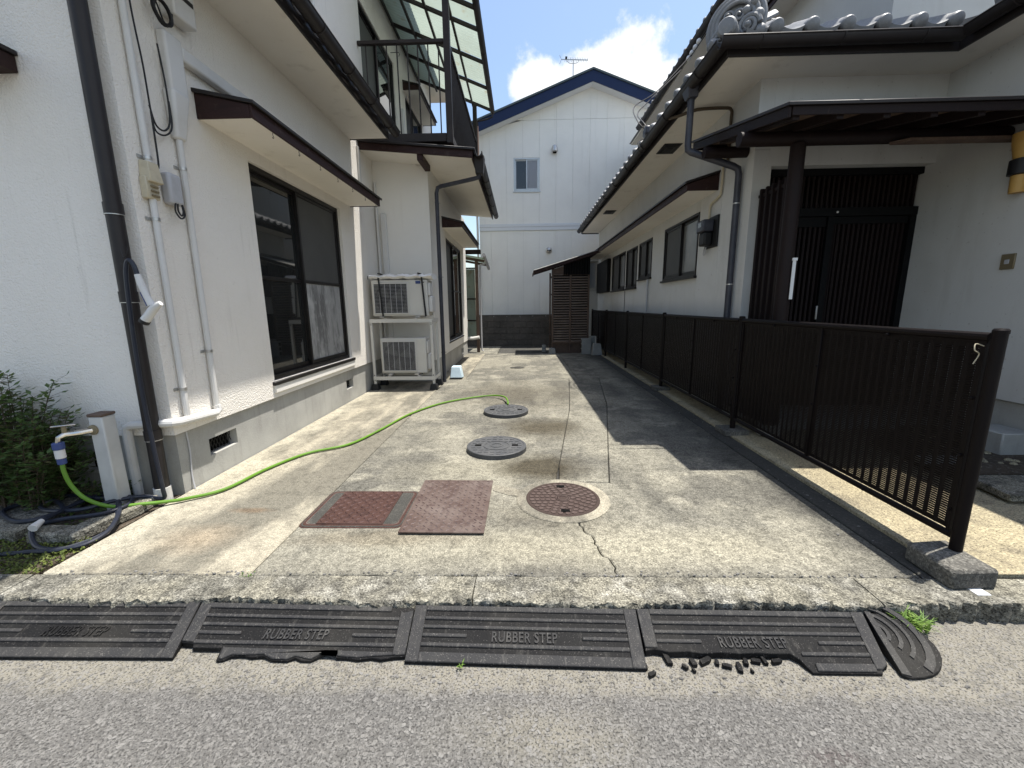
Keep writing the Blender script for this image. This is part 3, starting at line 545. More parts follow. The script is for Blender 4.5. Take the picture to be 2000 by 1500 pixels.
def awning(par, c, out, y0, y1, depth, zb, h=.10, rise=.10, name='window_hood', hooks=0, endwall=True):
    """shallow hood on a wall x=c"""
    w = thing(name, None, None, ORG[par.name]); w.parent = par; w.location = (0, 0, 0)
    xo = c+out*depth; xs = sorted((c, xo-out*.02))
    MB().box(xs[0], xs[1], y0+.02, y1-.02, zb+.006, zb+.022).build('soffit', 'soffit', w)
    f = MB(); xf = sorted((xo, xo-out*.02)); f.box(xf[0], xf[1], y0, y1, zb, zb+h); f.build('fascia', 'brown_wood', w, bevel=.003)
    for ya, yb in ((y0, y0+.02), (y1-.02, y1)):
        xe = xo-out*.021
        MB().hexa([(c, ya, zb), (xe, ya, zb), (xe, yb, zb), (c, yb, zb), (c, ya, zb+h+rise), (xe, ya, zb+h), (xe, yb, zb+h), (c, yb, zb+h+rise)]).build('end_board', 'brown_wood', w, bevel=.003)
    xe = xo+out*.03; ya, yb = y0-.025, y1+.025
    MB().hexa([(c, ya, zb+h+rise), (xe, ya, zb+h-.005), (xe, yb, zb+h-.005), (c, yb, zb+h+rise), (c, ya, zb+h+rise+.03), (xe, ya, zb+h+.022), (xe, yb, zb+h+.022), (c, yb, zb+h+rise+.03)]).build('metal_top', 'gutter', w, bevel=.004)
    for i in range(hooks):
        y = y0+(y1-y0)*(i+.7)/hooks; x = xo-out*.02
        MB().tube([(x, y, zb), (x, y, zb-.02)]+[(x, y+.012*math.sin(a), zb-.032+.012*math.cos(a)) for a in [.3+.7*k for k in range(7)]], .0025, 5).build('hook', 'black', w)
    return w
def gutter_run(par, p, q, r=.062, brackets=0, mm='gutter', name='gutter', outv=None):
    """half-round gutter from p to q with open top"""
    p, q = Vector(p), Vector(q); d = (q-p).normalized(); s = d.cross(Vector((0, 0, 1))).normalized(); n = 12; mb = MB(); vs = []
    for e in (p, q):
        for rr in (r, r-.006):
            for k in range(n+1):
                a = math.pi+math.pi*k/n; vs.append(e+s*(rr*math.cos(a))+Vector((0, 0, rr*math.sin(a)*1.08)))
    m = n+1; fs = []
    for k in range(n): fs += [(k, k+1, 2*m+k+1, 2*m+k), (m+k, 3*m+k, 3*m+k+1, m+k+1), (k, m+k, m+k+1, k+1), (2*m+k, 2*m+k+1, 3*m+k+1, 3*m+k)]
    fs += [(0, 2*m, 3*m, m), (n, m+n, 3*m+n, 2*m+n)]
    mb.add(vs, fs); mb.tube([p+s*r, q+s*r], .008, 6); mb.tube([p-s*r, q-s*r], .008, 6)
    g_ = mb.build(name, mm, par)
    L = (q-p).length
    for i in range(brackets):
        c = p+d*(L*(i+.5)/brackets)
        MB().tube([c+s*((r+.005)*math.cos(a))+Vector((0, 0, (r+.005)*1.08*math.sin(a)))for a in [math.pi+math.pi*k/10 for k in range(11)]], .005, 5).build('bracket', 'gutter', g_)
    for e in range(1, int(L/1.8)):
        c = p+d*(1.8*e)
        mb2 = MB(); mb2.tube([c+s*((r+.002)*math.cos(a))+Vector((0, 0, (r+.002)*1.08*math.sin(a)))+d*0 for a in [math.pi+math.pi*k/10 for k in range(11)]], .0045, 4); mb2.build('joint', mm, g_)
    return g_
def tile_mesh(w=.32, L=.34, cap=True):
    """Japanese pan tile: x across, -y down the slope towards the eave, z up"""
    mb = MB(); n = 14; prof = []
    for i in range(n+1):
        t = i/n
        if t < .62: z = .012-.030*math.sin(math.pi*t/.62)*.9
        else: z = .012+.058*math.sin(math.pi*(t-.62)/.38)**.8
        prof.append((-w/2+w*1.04*t, z))
    vs = [];  
    for y, dz in ((L, .012), (0, .0)):
        for x, z in prof: vs.append((x, y, z+dz))
    for y, dz in ((L, .012), (0, .0)):
        for x, z in prof: vs.append((x, y, z+dz-.02))
    m = n+1; fs = []
    for i in range(n): fs += [(i, i+1, m+i+1, m+i), (2*m+i, 3*m+i, 3*m+i+1, 2*m+i+1), (m+i, m+i+1, 3*m+i+1, 3*m+i), (i, 2*m+i, 2*m+i+1, i+1)]
    fs += [(0, m, 3*m, 2*m), (n, 2*m+n, 3*m+n, m+n)]
    mb.add(vs, fs)
    if cap:
        # drooping lip and round boss at the eave end
        k = int(n*.62); lip = [(x, -.006, z-.052-.012*math.sin(math.pi*i/k)) for i, (x, z) in enumerate(prof[:k+1])]
        m0 = len(mb.v); top = [(x, -.006, z+.004) for x, z in prof[:k+1]]; b2 = [(x, .012, z) for x, y, z in lip]; t2 = [(x, .012, z) for x, y, z in top]
        mb.add(top+lip+t2+b2, [(i, i+1, k+1+i+1, k+1+i) for i in range(k)]+[(2*(k+1)+i, 3*(k+1)+i, 3*(k+1)+i+1, 2*(k+1)+i+1) for i in range(k)]+[(k+1+i, k+1+i+1, 3*(k+1)+i+1, 3*(k+1)+i) for i in range(k)]+[(i, 2*(k+1)+i, 2*(k+1)+i+1, i+1) for i in range(k)])
        cx = -w/2+w*1.04*.81; M = Matrix(((1, 0, 0), (0, 0, -1), (0, 1, 0)))
        mb.lathe([(.058, -.05), (.064, 0), (.064, .012), (.056, .028), (.036, .040), (.001, .045)], (cx, 0, .014), M, 16)
    return mb.mesh('roof_tile', 'tile')
TILE_EAVE, TILE = tile_mesh(), tile_mesh(cap=False)
def tile_run(par, p, q, outv, slope, courses=2, pitch=.32, n=None, L=.28):
    """tiles along the eave from p to q; outv = horizontal outward direction"""
    p, q, outv = Vector(p), Vector(q), Vector(outv); d = (q-p); ln = d.length; d.normalize(); n = n or int(ln/pitch)
    zy = (-outv*math.cos(slope)+Vector((0, 0, math.sin(slope)))); nz = d.cross(zy).normalized()
    if nz.z < 0: d_, nz = -d, -nz
    else: d_ = d
    for c in range(courses):
        for i in range(n):
            o = p+d*(ln*(i+.5)/n)+zy*(L*c)+nz*(.014*0)
            inst('roof_tile', TILE_EAVE if c == 0 else TILE, frame(o+nz*random.uniform(-.002, .002), d_, zy, nz), par)

# ================================================================= LEFT HOUSE
X1 = -2.57
H1 = thing('white_stucco_house', 'two-storey white stucco house on the left with brown window hoods and a grey foundation', 'house', (X1, 2.84, 0))
win1, win2, win3 = (4.12, 6.10, .64, 2.76), (7.45, 9.30, 4.30, 6.22), (10.1, 11.6, 4.9, 6.0)
wallgrid(MB(), 'y', 2.84, 3.04, -7.5, X1-.2, .47, 7.3).build('front_wall', 'stucco', H1)
wallgrid(MB(), 'x', X1-.2, X1, 2.84, 13.0, .47, 7.3, [win1, win2, win3]).build('side_wall', 'stucco', H1)
vents = [(3.18, 3.51, .185, .325), (5.88, 6.12, .19, .325)]
wallgrid(MB(), 'x', X1-.23, X1-.028, 2.875, 7.6, -.08, .469, vents).build('side_foundation', 'foundation', H1)
wallgrid(MB(), 'y', 2.872, 3.0, -7.5, X1-.2315, -.08, .469, [(-3.32, -3.10, .19, .335)]).build('front_foundation', 'foundation', H1)
def grille(y0, y1, z0, z1):
    b = MB(); n = 9
    for i in range(n):
        for sgn in (1, -1):
            a = (y0+(y1-y0)*(i+.5)/n); dz = (z1-z0)
            b.beam((X1-.09, a-sgn*.03, z0), (X1-.09, a+sgn*.03, z1), .004, .004)
    v = b.build('vent_grille', 'black', H1); MB().box(X1-.2, X1-.12, y0, y1, z0, z1).build('dark_void', 'void', v)
for y0, y1, z0, z1 in vents: grille(y0, y1, z0, z1)
MB().box(-3.32, -3.10, 2.93, 2.96, .19, .335).build('foundation_vent', 'void', H1)
MB().box(-3.335, -3.085, 2.855, 2.90, .165, .188).build('vent_sill', 'foundation', H1, bevel=.004)
sash_window(H1, 'x', X1-.05, 1, 4.12, 6.10, .64, 2.76, ['glass', ('film', 'screen')], mid=1.70, fw_=.05, name='sliding_window', split=[5.05])
MB().box(X1-.05, X1+.03, 4.08, 6.15, .60, .638).build('window_sill', 'bronze', H1, bevel=.004)
MB().box(X1-.045, X1+.02, 4.10, 6.16, .52, .598).build('sill_band', 'stucco_fine', H1, bevel=.004)
awning(H1, X1, 1, 3.53, 6.50, .45, 2.87, .095, .09, hooks=7)
# pent eave with tiles and gutter
EV = thing('tiled_eave', None, None, ORG[H1.name]); EV.parent = H1; EV.location = (0, 0, 0)
MB().box(X1, -2.005, 2.0, 6.68, 3.87, 3.89).build('soffit', 'soffit', EV)
MB().box(-2.004, -1.982, 1.97, 6.70, 3.855, 4.0).build('fascia', 'gutter', EV, bevel=.003)
MB().box(X1, -2.005, 6.681, 6.70, 3.86, 4.06).build('end_board', 'gutter', EV, bevel=.003)
MB().hexa([(X1, 2.0, 3.9), (-2.005, 2.0, 3.9), (-2.005, 6.68, 3.9), (X1, 6.68, 3.9), (X1, 2.0, 4.24), (-2.005, 2.0, 4.01), (-2.005, 6.68, 4.01), (X1, 6.68, 4.24)]).build('roof_deck', 'gutter', EV)
tile_run(EV, (-1.955, 2.06, 4.045), (-1.955, 6.70, 4.045), (1, 0, 0), math.atan2(.23, .57), 2, n=14, L=.3)
gutter_run(EV, (-1.885, 1.95, 3.995), (-1.885, 6.74, 3.975), .068, 7)
MB().box(-7.5, X1+.72, 2.84-.75, 13.4, 7.3, 7.55).build('upper_eave', 'soffit', H1)
MB().hexa([(-7.5, 2.0, 7.56), (X1+.77, 2.0, 7.56), (X1+.77, 13.5, 7.56), (-7.5, 13.5, 7.56), (-7.5, 2.0, 9.6), (-4.8, 4.5, 9.4), (-4.8, 11, 9.4), (-7.5, 13.5, 9.6)]).build('upper_roof', 'tile', H1)
# front wall hood end at the left picture edge
MB().box(-4.6, -3.17, 2.56, 2.838, 2.86, 2.955).build('front_hood', 'brown_wood', H1, bevel=.004)
MB().box(-4.6, -3.15, 2.53, 2.838, 2.957, 2.985).build('front_hood_top', 'gutter', H1, bevel=.004)
# front downpipe with joints
dp = MB().tube([(-2.605, 2.765, 7.0), (-2.665, 2.765, .09)], .047, 14).build('downpipe', 'gutter', H1)
for z in (2.03, 1.47, .50):
    x = -2.605-.06*(7-z)/6.9
    MB().tube([(x, 2.765, z-.035), (x, 2.765, z+.035)], .052, 14).build('pipe_joint', 'gutter', dp)
    MB().tube([(x, 2.765, z-.04), (x, 2.765, z-.035)], .054, 14).build('strap', 'steel', dp)
MB().tube([(-2.667, 2.765, -.02), (-2.666, 2.765, .10)], .054, 14).build('pipe_socket', 'white_pvc', dp)
# conduits on the side wall
XW = X1+.028
def clip(par, y, z): MB().tube([(XW, y, z-.011), (XW, y, z+.011)], .0255, 12).box(X1, X1+.006, y-.055, y-.02, z-.011, z+.011).build('pipe_clip', 'steel', par)
c1 = MB().tube([(XW, 2.97, 4.4), (XW, 2.97, 2.34)], .021, 10).build('conduit', 'white_pvc', H1)
c1b = MB().tube([(XW, 2.955, 2.15), (XW, 2.945, .56)], .021, 10).build('conduit', 'white_pvc', H1)
c2 = MB().tube([(XW, 3.275, 2.62), (XW, 3.25, .57)], .022, 10).build('conduit', 'white_pvc', H1)
for y, z in ((2.97, 2.40), (2.955, 2.0), (2.947, .80)): clip(c1, y, z)
for y, z in ((3.27, 2.42), (3.255, 1.05)): clip(c2, y, z)
MB().tube([(-2.885, 2.80, -.02), (-2.885, 2.80, .50), (-2.88, 2.80, .54), (-2.84, 2.80, .56), (-2.60, 2.80, .575), (-2.545, 2.81, .575), (-2.532, 2.85, .57), (-2.532, 3.22, .545), (-2.534, 3.25, .56), (-2.54, 3.25, .60)], .030, 10).build('drain_pipe', 'white_pvc', H1)
# duct cover: corner, downspout cap and horizontal run
dc = MB().box(X1, X1+.07, 3.23, 3.39, 2.93, 3.33).build('duct_corner', 'white_pvc', H1, bevel=.018, seg=3)
MB().box(X1, X1+.066, 3.385, 6.5, 3.20, 3.30).build('duct', 'white_pvc', H1, bevel=.016, seg=3)
MB().hexa([(X1, 3.225, 2.62), (X1+.055, 3.235, 2.62), (X1+.055, 3.325, 2.62), (X1, 3.335, 2.62), (X1, 3.21, 2.95), (X1+.085, 3.22, 2.95), (X1+.085, 3.38, 2.95), (X1, 3.39, 2.95)]).build('duct_end_cap', 'white_pvc', H1, bevel=.02, seg=3)
bx_ = MB().box(X1, X1+.05, 2.90, 3.0, 2.13, 2.27).build('outlet_box', 'ivory', H1, bevel=.006)
MB().hexa([(X1, 2.905, 2.235), (X1+.075, 2.915, 2.24), (X1+.075, 3.02, 2.24), (X1, 3.03, 2.235), (X1, 2.92, 2.38), (X1+.06, 2.925, 2.37), (X1+.06, 3.01, 2.37), (X1, 3.015, 2.38)]).build('rain_hood', 'ivory', bx_, bevel=.005)
for k in range(3): MB().box(X1+.05, X1+.062, 2.925, 2.985, 2.145+k*.03, 2.158+k*.03).build('socket', 'brass', bx_, bevel=.003)
MB().box(X1, X1+.075, 3.065, 3.185, 2.13, 2.345).build('telephone_box', 'grey_plastic', H1, bevel=.022, seg=3)
MB().box(X1, X1+.11, 3.31, 3.52, 3.46, 3.95).build('meter_box', 'white_pvc', H1, bevel=.012, seg=2)
MB().box(X1+.11, X1+.114, 3.35, 3.50, 3.60, 3.63).build('meter_slot', 'black', H1)
cb = [[(XW+.02, 3.02, 4.2), (XW+.025, 3.0, 3.4), (XW+.02, 3.03, 3.0), (XW+.02, 3.035, 2.72), (XW+.02, 3.05, 2.6), (XW+.02, 3.13, 2.60), (XW+.02, 3.20, 2.68), (XW+.02, 3.205, 2.85)],
      [(XW+.02, 3.03, 2.75), (XW+.02, 3.06, 2.64), (XW+.02, 3.13, 2.63), (XW+.02, 3.19, 2.72), (XW+.02, 3.20, 2.95), (XW+.02, 3.18, 3.2)],
      [(XW+.02, 3.03, 4.0), (XW+.02, 3.1, 3.6), (XW+.05, 3.18, 3.47), (XW+.05, 3.24, 3.36), (XW+.05, 3.31, 3.42), (XW+.05, 3.32, 3.55), (XW+.04, 3.29, 3.8)],
      [(XW+.02, 3.035, 2.72), (XW+.02, 3.03, 2.4), (XW+.03, 3.0, 2.33)],
      [(XW+.04, 3.10, 2.14), (XW+.04, 3.09, 2.08), (XW+.04, 3.13, 2.04), (XW+.04, 3.17, 2.07), (XW+.04, 3.16, 2.14)],
      [(XW+.04, 3.12, 2.14), (XW+.04, 3.115, 2.09), (XW+.04, 3.14, 2.06), (XW+.04, 3.16, 2.09), (XW+.04, 3.155, 2.14)]]
for p in cb: MB().tube(p, .006, 6, smooth=6).build('cable', 'black', H1)
MB().tube([(XW+.05+.012*math.sin(a*.37), 3.235+(.072+.01*math.sin(a*.53))*math.cos(a), 3.42+.075*math.sin(a)) for a in [k*.35 for k in range(56)]], .007, 6).build('cable_coil', 'black', H1)
MB().tube([(X1-.02, 2.965, .46), (X1-.018, 2.97, .3), (X1-.02, 2.955, .12), (X1+.0, 2.94, .0)], .006, 6, smooth=5).build('cable', 'grey_plastic', H1)
# pipes on the upper wall above the tiles
MB().tube([(X1+.05, 5.42, 4.2), (X1+.05, 5.42, 7.2)], .045, 12).build('upper_pipe', 'grey_plastic', H1)
MB().tube([(X1+.03, 5.75, 4.45), (X1+.03, 5.75, 7.2)], .025, 10).build('upper_pipe', 'white_pvc', H1)
MB().tube([(X1+.03, 6.0, 4.25), (X1+.03, 6.0, 4.42), (X1+.03, 6.0, 4.46), (X1+.03, 6.0, 4.52)], (.03, .045, .05, .035), 12).build('pipe_vent_cap', 'steel', H1)
# upper windows under the balcony roof
sash_window(H1, 'x', X1-.03, 1, win2[0], win2[1], win2[2], win2[3], ['screen', 'glass'], mid=4.75, name='balcony_window', sill=False)
sash_window(H1, 'x', X1-.03, 1, win3[0], win3[1], win3[2], win3[3], ['screen', 'glass'], name='upper_window')
awning(H1, X1, 1, 9.95, 11.8, .35, 6.05, .08, .08, name='upper_window_hood')
MB().box(X1, X1+.07, 9.62, 9.72, 4.3, 5.55).build('duct', 'white_pvc', H1, bevel=.016, seg=2)
MB().tube([(X1, 9.15, 6.34), (X1+.16, 9.15, 6.34), (X1+.18, 9.15, 6.31), (X1+.16, 9.15, 6.27)], .006, 5).build('hook', 'black', H1)

# --- ground-floor wing behind
XS, YF = -1.61, 7.58
topz = lambda x: 3.955-(x+2.57)*.088
wing_win = (9.08, 11.35, .61, 2.84)
wf = MB(); wf.hexa([(X1+.001, YF, .40), (XS-.2, YF, .40), (XS-.2, YF+.15, .40), (X1+.001, YF+.15, .40), (X1+.001, YF, topz(X1)-.1), (XS-.2, YF, topz(XS-.2)-.1), (XS-.2, YF+.15, topz(XS-.2)-.1), (X1+.001, YF+.15, topz(X1)-.1)])
wf.build('wing_front_wall', 'stucco_fine', H1)
wallgrid(MB(), 'x', XS-.2, XS, YF, 12.2, .40, topz(XS)-.1, [wing_win]).build('wing_side_wall', 'stucco_fine', H1)
wallgrid(MB(), 'x', XS-.2, XS-.02, YF+.02, 12.18, -.08, .399, [(10.95, 11.35, .11, .26)]).build('wing_foundation', 'foundation', H1)
MB().box(X1-.02, XS-.2, YF+.02, YF+.15, -.08, .399).build('wing_front_foundation', 'foundation', H1)
MB().box(XS-.12, XS-.09, 10.95, 11.35, .11, .26).build('foundation_vent', 'void', H1)
sash_window(H1, 'x', XS-.04, 1, *wing_win, ['screen', 'glass'], mid=1.75, name='wing_window')
awning(H1, XS, 1, 8.72, 11.75, .42, 2.96, .085, .10, name='wing_window_hood')
WR = thing('wing_roof', None, None, ORG[H1.name]); WR.parent = H1; WR.location = (0, 0, 0)
def rslab(x0, x1, y0, y1, lo, hi):
    return MB().hexa([(x0, y0, topz(x0)+lo), (x1, y0, topz(x1)+lo), (x1, y1, topz(x1)+lo), (x0, y1, topz(x0)+lo), (x0, y0, topz(x0)+hi), (x1, y0, topz(x1)+hi), (x1, y1, topz(x1)+hi), (x0, y1, topz(x0)+hi)])
rslab(X1+.002, -.78, 7.02, 11.55, -.10, -.075).build('soffit', 'soffit', WR)
rslab(X1+.002, -.76, 6.99, 7.018, -.115, -.01).build('front_fascia', 'brown_wood', WR, bevel=.004)
rslab(X1+.002, -.775, 7.02, 11.55, -.074, -.012).build('roof_deck', 'gutter', WR)
rslab(X1+.002, -.72, 6.95, 11.60, -.009, .025).build('metal_roof', 'gutter', WR, bevel=.004)
rslab(-.779, -.757, 7.02, 11.58, -.14, -.015).build('side_fascia', 'brown_wood', WR, bevel=.003)
MB().box(-1.65, -1.56, 7.02, YF, topz(-1.6)-.20, topz(-1.6)-.102).build('purlin_end', 'brown_wood', WR, bevel=.004)
g_ = gutter_run(WR, (-.675, 6.98, 3.765), (-.675, 11.6, 3.735), .06, 5)
MB().hexa([(-.74, 7.16, 3.50), (-.62, 7.16, 3.50), (-.62, 7.30, 3.50), (-.74, 7.30, 3.50), (-.77, 7.12, 3.76), (-.59, 7.12, 3.76), (-.59, 7.34, 3.76), (-.77, 7.34, 3.76)]).build('rain_hopper', 'gutter', WR, bevel=.008)
MB().tube([(-.68, 7.23, 3.52), (-.70, 7.24, 3.46), (-.80, 7.28, 3.45), (-1.36, 7.47, 3.40), (-1.43, 7.49, 3.38), (-1.455, 7.5, 3.30), (-1.455, 7.5, .0)], .034, 12).build('wing_downpipe', 'gutter_blue', H1)
for z in (3.15, 1.9, .55): MB().box(-1.50, -1.41, 7.5, YF, z-.008, z+.008).build('pipe_clip', 'steel', H1)
MB().tube([(-2.53, 7.54, .45), (-2.53, 7.54, 3.5)], .022, 10).build('conduit', 'white_pvc', H1)
MB().box(-2.47, -2.37, 7.53, YF, .6, 3.0).build('duct', 'white_pvc', H1, bevel=.012, seg=2)
MB().box(X1+.002, X1+.03, 6.9, 6.96, 3.3, 3.86).build('conduit', 'white_pvc', H1)

# ================================================================= BALCONY
B = thing('balcony', 'dark brown metal balcony with vertical bars and a corrugated plastic roof, above the wing', 'balcony', (-1.86, 7.3, 4.06))
bx0, bx1, by0, by1, bz0, bz1 = X1+.005, -1.15, 7.3, 11.35, 4.10, 5.50
def bar(name, *a): return MB().box(*a).build(name, 'balcony', B, bevel=.004)
bar('floor_beam', bx0, bx1-.055, by0-.03, by0+.04, bz0-.07, bz0+.055); bar('floor_beam', bx1-.05, bx1+.04, by0+.04, by1-.04, bz0-.07, bz0+.055); bar('floor_beam', bx0, bx1-.055, by1-.04, by1+.03, bz0-.07, bz0+.055)
MB().box(bx0, bx1-.06, by0+.05, by1-.05, bz0-.03, bz0).build('floor', 'gutter', B)
bar('handrail', bx0, bx1-.055, by0-.035, by0+.035, bz1-.05, bz1); bar('handrail', bx1-.035, bx1+.035, by0+.055, by1-.055, bz1-.05, bz1); bar('handrail', bx0, bx1-.055, by1-.035, by1+.035, bz1-.05, bz1)
rz = lambda x: 6.96-(x-X1)*.40
bar('post', bx1-.05, bx1+.05, by0-.05, by0+.05, bz0-.10, rz(bx1)-.05); bar('post', bx1-.05, bx1+.05, by1-.05, by1+.05, bz0-.10, rz(bx1)-.05)
for i in range(8):
    x = bx0+(bx1-bx0)*(i+.75)/8.6; bar('baluster', x-.009, x+.009, by0-.012, by0+.012, bz0+.055, bz1-.05)
for i in range(26):
    y = by0+.05+(by1-by0-.1)*(i+.5)/26; bar('baluster', bx1-.012, bx1+.012, y-.009, y+.009, bz0+.055, bz1-.05)
xo = -.74
for y in (7.2, 7.75, 8.3, 9.3, 10.3, 11.35):
    MB().beam((X1+.01, y, rz(X1)-.03), (xo, y, rz(xo)-.03), .045, .06).build('roof_rafter', 'balcony', B, bevel=.003)
for x in (X1+.05, -2.1, -1.66, -1.2): MB().beam((x, 7.17, rz(x)-.062), (x, 11.45, rz(x)-.062), .04, .05).build('roof_purlin', 'balcony', B, bevel=.003)
gutter_run(B, (xo+.03, 7.15, rz(xo)-.02), (xo+.03, 11.5, rz(xo)-.02), .05, 0, 'balcony')
for ya, yb in ((7.18, 7.74), (7.76, 8.29), (8.31, 9.29), (9.31, 10.29), (10.31, 11.42)):
    for xa, xb in ((X1+.02, -1.665), (-1.655, xo+.01)):
        n = 44; vs = []
        for i in range(n+1):
            y = ya+(yb-ya)*i/n; dz = .008*math.sin(i*math.pi/2)
            vs += [(xa, y, rz(xa)+.012+dz), (xb, y, rz(xb)+.012+dz)]
        MB().add(vs, [(2*i, 2*i+1, 2*i+3, 2*i+2) for i in range(n)]).build('roof_panel', 'poly', B)
MB().tube([(xo+.03, 11.42, rz(xo)-.07), (xo+.03, 11.42, rz(xo)-.15), (xo-.1, 11.42, rz(xo)-.2), (bx1+.06, 11.44, rz(xo)-.24), (bx1+.06, 11.44, rz(xo)-.35)], .02, 8).build('roof_drain', 'balcony', B)
MB().tube([(bx1+.06, 11.44, rz(xo)-.34), (bx1+.06, 11.44, 3.95)], .018, 8).build('roof_drain', 'copper', B)

# ================================================================= BACK TERRACE CANOPY
T = thing('terrace_canopy', 'small brown-framed canopy with translucent roof behind the left wing', 'canopy', (-1.4, 12.9, 0))
MB().box(-1.40, -1.31, 12.62, 12.71, -.02, 2.72).build('post', 'old_wood', T, bevel=.004)
MB().box(-2.2, -1.18, 12.30, 12.36, 2.86, 2.99).build('end_beam', 'porch_wood', T, bevel=.006)
MB().beam((-2.2, 12.70, 2.90), (-1.12, 12.70, 2.70), .05, .07).build('rafter', 'old_wood', T, bevel=.003)
MB().beam((-2.2, 13.9, 2.90), (-1.12, 13.9, 2.70), .05, .07).build('rafter', 'old_wood', T, bevel=.003)
MB().hexa([(-2.2, 12.37, 2.95), (-1.08, 12.37, 2.75), (-1.08, 14.0, 2.75), (-2.2, 14.0, 2.95), (-2.2, 12.37, 2.96), (-1.08, 12.37, 2.76), (-1.08, 14.0, 2.76), (-2.2, 14.0, 2.96)]).build('roof_panel', 'poly', T)
MB().tube([(-1.09, 12.28, 2.83), (-1.09, 14.0, 2.60)], .05, 10).build('gutter', 'grey_plastic', T)
for z in (.95, 1.6, 2.5): MB().box(-2.1, -1.40, 12.64, 12.69, z-.02, z+.02).build('cross_rail', 'porch_wood', T)
MB().tube([(-1.10, 12.66, 2.62), (-1.24, 12.66, 2.60), (-1.25, 12.66, 2.5), (-1.25, 12.66, .05), (-1.20, 12.66, .02)], .025, 8).build('downpipe', 'grey_plastic', T)
MB().box(-2.2, -1.42, 12.75, 12.77, .4, 2.48).build('wind_panel', 'poly', T)
MB().tube([(-2.0, 12.5, .42), (-1.5, 12.5, .42), (-1.30, 12.5, .45)], .05, 8).build('rolled_blind', 'white_pvc', T)

# ================================================================= AIR CONDITIONERS
def ac_unit(label, x0, x1, y0, y1, z0, z1, fx, slats, name='air_conditioner', mm='ac_white'):
    t = thing(name, label, 'air conditioner', ((x0+x1)/2, (y0+y1)/2, z0))
    MB().box(x0, x1, y0, y1, z0, z1).build('casing', mm, t, bevel=.018, seg=3)
    w, h = fx-x0, z1-z0; cx, cz, r = x0+w*.50, z0+h*.49, min(w, h)*.43
    M = Matrix(((1, 0, 0), (0, 0, -1), (0, 1, 0)))
    MB().box(x0+.045, fx-.02, y0-.004, y0+.002, z0+.05, z1-.06).build('grille_panel', 'screen', t)
    MB().lathe([(r, 0), (r, .006), (.001, .006)], (cx, y0-.0045, cz), M, 32).build('fan_opening', 'black', t)
    f = MB()
    for k in range(3):
        a0 = k*2.09; P_ = [(cx+rr*math.cos(a0+da), y0-.012, cz+rr*math.sin(a0+da)) for rr, da in ((.03, 0), (r*.9, -.15), (r*.93, .75), (.03, .9))]
        f.add(P_+[(x, y+.003, z) for x, y, z in P_], [(0, 1, 2, 3), (7, 6, 5, 4), (0, 4, 5, 1), (1, 5, 6, 2), (2, 6, 7, 3), (3, 7, 4, 0)])
    f.build('fan_blades', 'screen', t)
    b = MB(); n = slats
    for i in range(n): z = z0+.055+(h-.12)*i/(n-1); b.box(x0+.05, fx-.025, y0-.021, y0-.018, z-.0016, z+.0016)
    for i in range(7): x = x0+.05+(fx-x0-.075)*i/6; b.box(x-.003, x+.003, y0-.024, y0-.0205, z0+.05, z1-.06)
    b.build('fan_grille', 'grey_plastic', t)
    fr = MB(); fr.box(x0+.03, x0+.048, y0-.022, y0+.002, z0+.035, z1-.045); fr.box(fx-.022, fx-.004, y0-.022, y0+.002, z0+.035, z1-.045); fr.box(x0+.048, fx-.022, y0-.022, y0+.002, z0+.035, z0+.052); fr.box(x0+.048, fx-.022, y0-.022, y0+.002, z1-.062, z1-.045)
    fr.build('grille_frame', mm, t, bevel=.003)
    s = MB().box(x1, x1+.06, y0+.05, y1-.08, z0+.06, z0+h*.55).build('pipe_cover', 'white_pvc', t, bevel=.015, seg=2)
    MB().box(x1, x1+.035, y0+.02, y1-.15, z0+h*.56, z1-.05).build('side_handle', 'white_pvc', t, bevel=.012, seg=2)
    for px in (x0+.15, x1-.18): MB().box(px-.04, px+.04, y0-.02, y1+.02, z0-.03, z0).build('foot', 'steel', t, bevel=.004)
    return t
ra = (-2.50, -1.50, 6.80, 7.20)
a1 = ac_unit('upper air conditioner unit strapped on the rack with a white foil mat on top', -2.48, -1.55, 6.86, 7.24, 1.235, 1.82, -1.86, 22)
MB().box(-1.74, -1.66, 6.853, 6.859, 1.755, 1.80).build('brand_badge', 'blue_plastic', a1)
MB().box(-1.645, -1.60, 6.853, 6.859, 1.77, 1.785).build('badge_text', 'black', a1)
for x in (-2.33, -1.62):
    MB().beam((x-.012, 6.83, 1.87), (x+.03, 6.83, 1.23), .028, .004, (0, 1, 0)).build('strap', 'black', a1)
t = thing('foil_mat', 'crumpled white foil heat mat lying on top of the upper air conditioner', 'heat mat', (-2.0, 7.05, 1.83))
rnd = random.Random(5); n = 30; vs = []
for i in range(n+1):
    x = -2.50+1.03*i/n
    for k in range(10):
        a = 2*math.pi*k/10; j = rnd.uniform(-.007, .007); ry = .215+.0*j
        vs.append((x+rnd.uniform(-.006, .006), 7.04+ry*math.cos(a)*1.05+j, 1.872+(.046+j*2.2)*math.sin(a)+.008*math.sin(i*.9)))
MB().add(vs, [(i*10+k, i*10+(k+1)%10, (i+1)*10+(k+1)%10, (i+1)*10+k) for i in range(n) for k in range(10)]+[tuple(range(10))[::-1], tuple(range(n*10, n*10+10))]).build('mat', 'white_foam', t)
MB().tube([(-2.505, 6.815, 1.83), (-2.505, 6.80, 1.86), (-2.505, 6.83, 1.89)], .006, 6, smooth=4).build('piping', 'black', t)
for x in (-2.33, -1.68): MB().box(x-.016, x+.016, 6.81, 7.27, 1.912, 1.928).build('strap', 'black', t)
ac_unit('lower air conditioner unit with a round fan standing inside the rack', -2.40, -1.62, 6.86, 7.16, .27, .87, -1.78, 26)
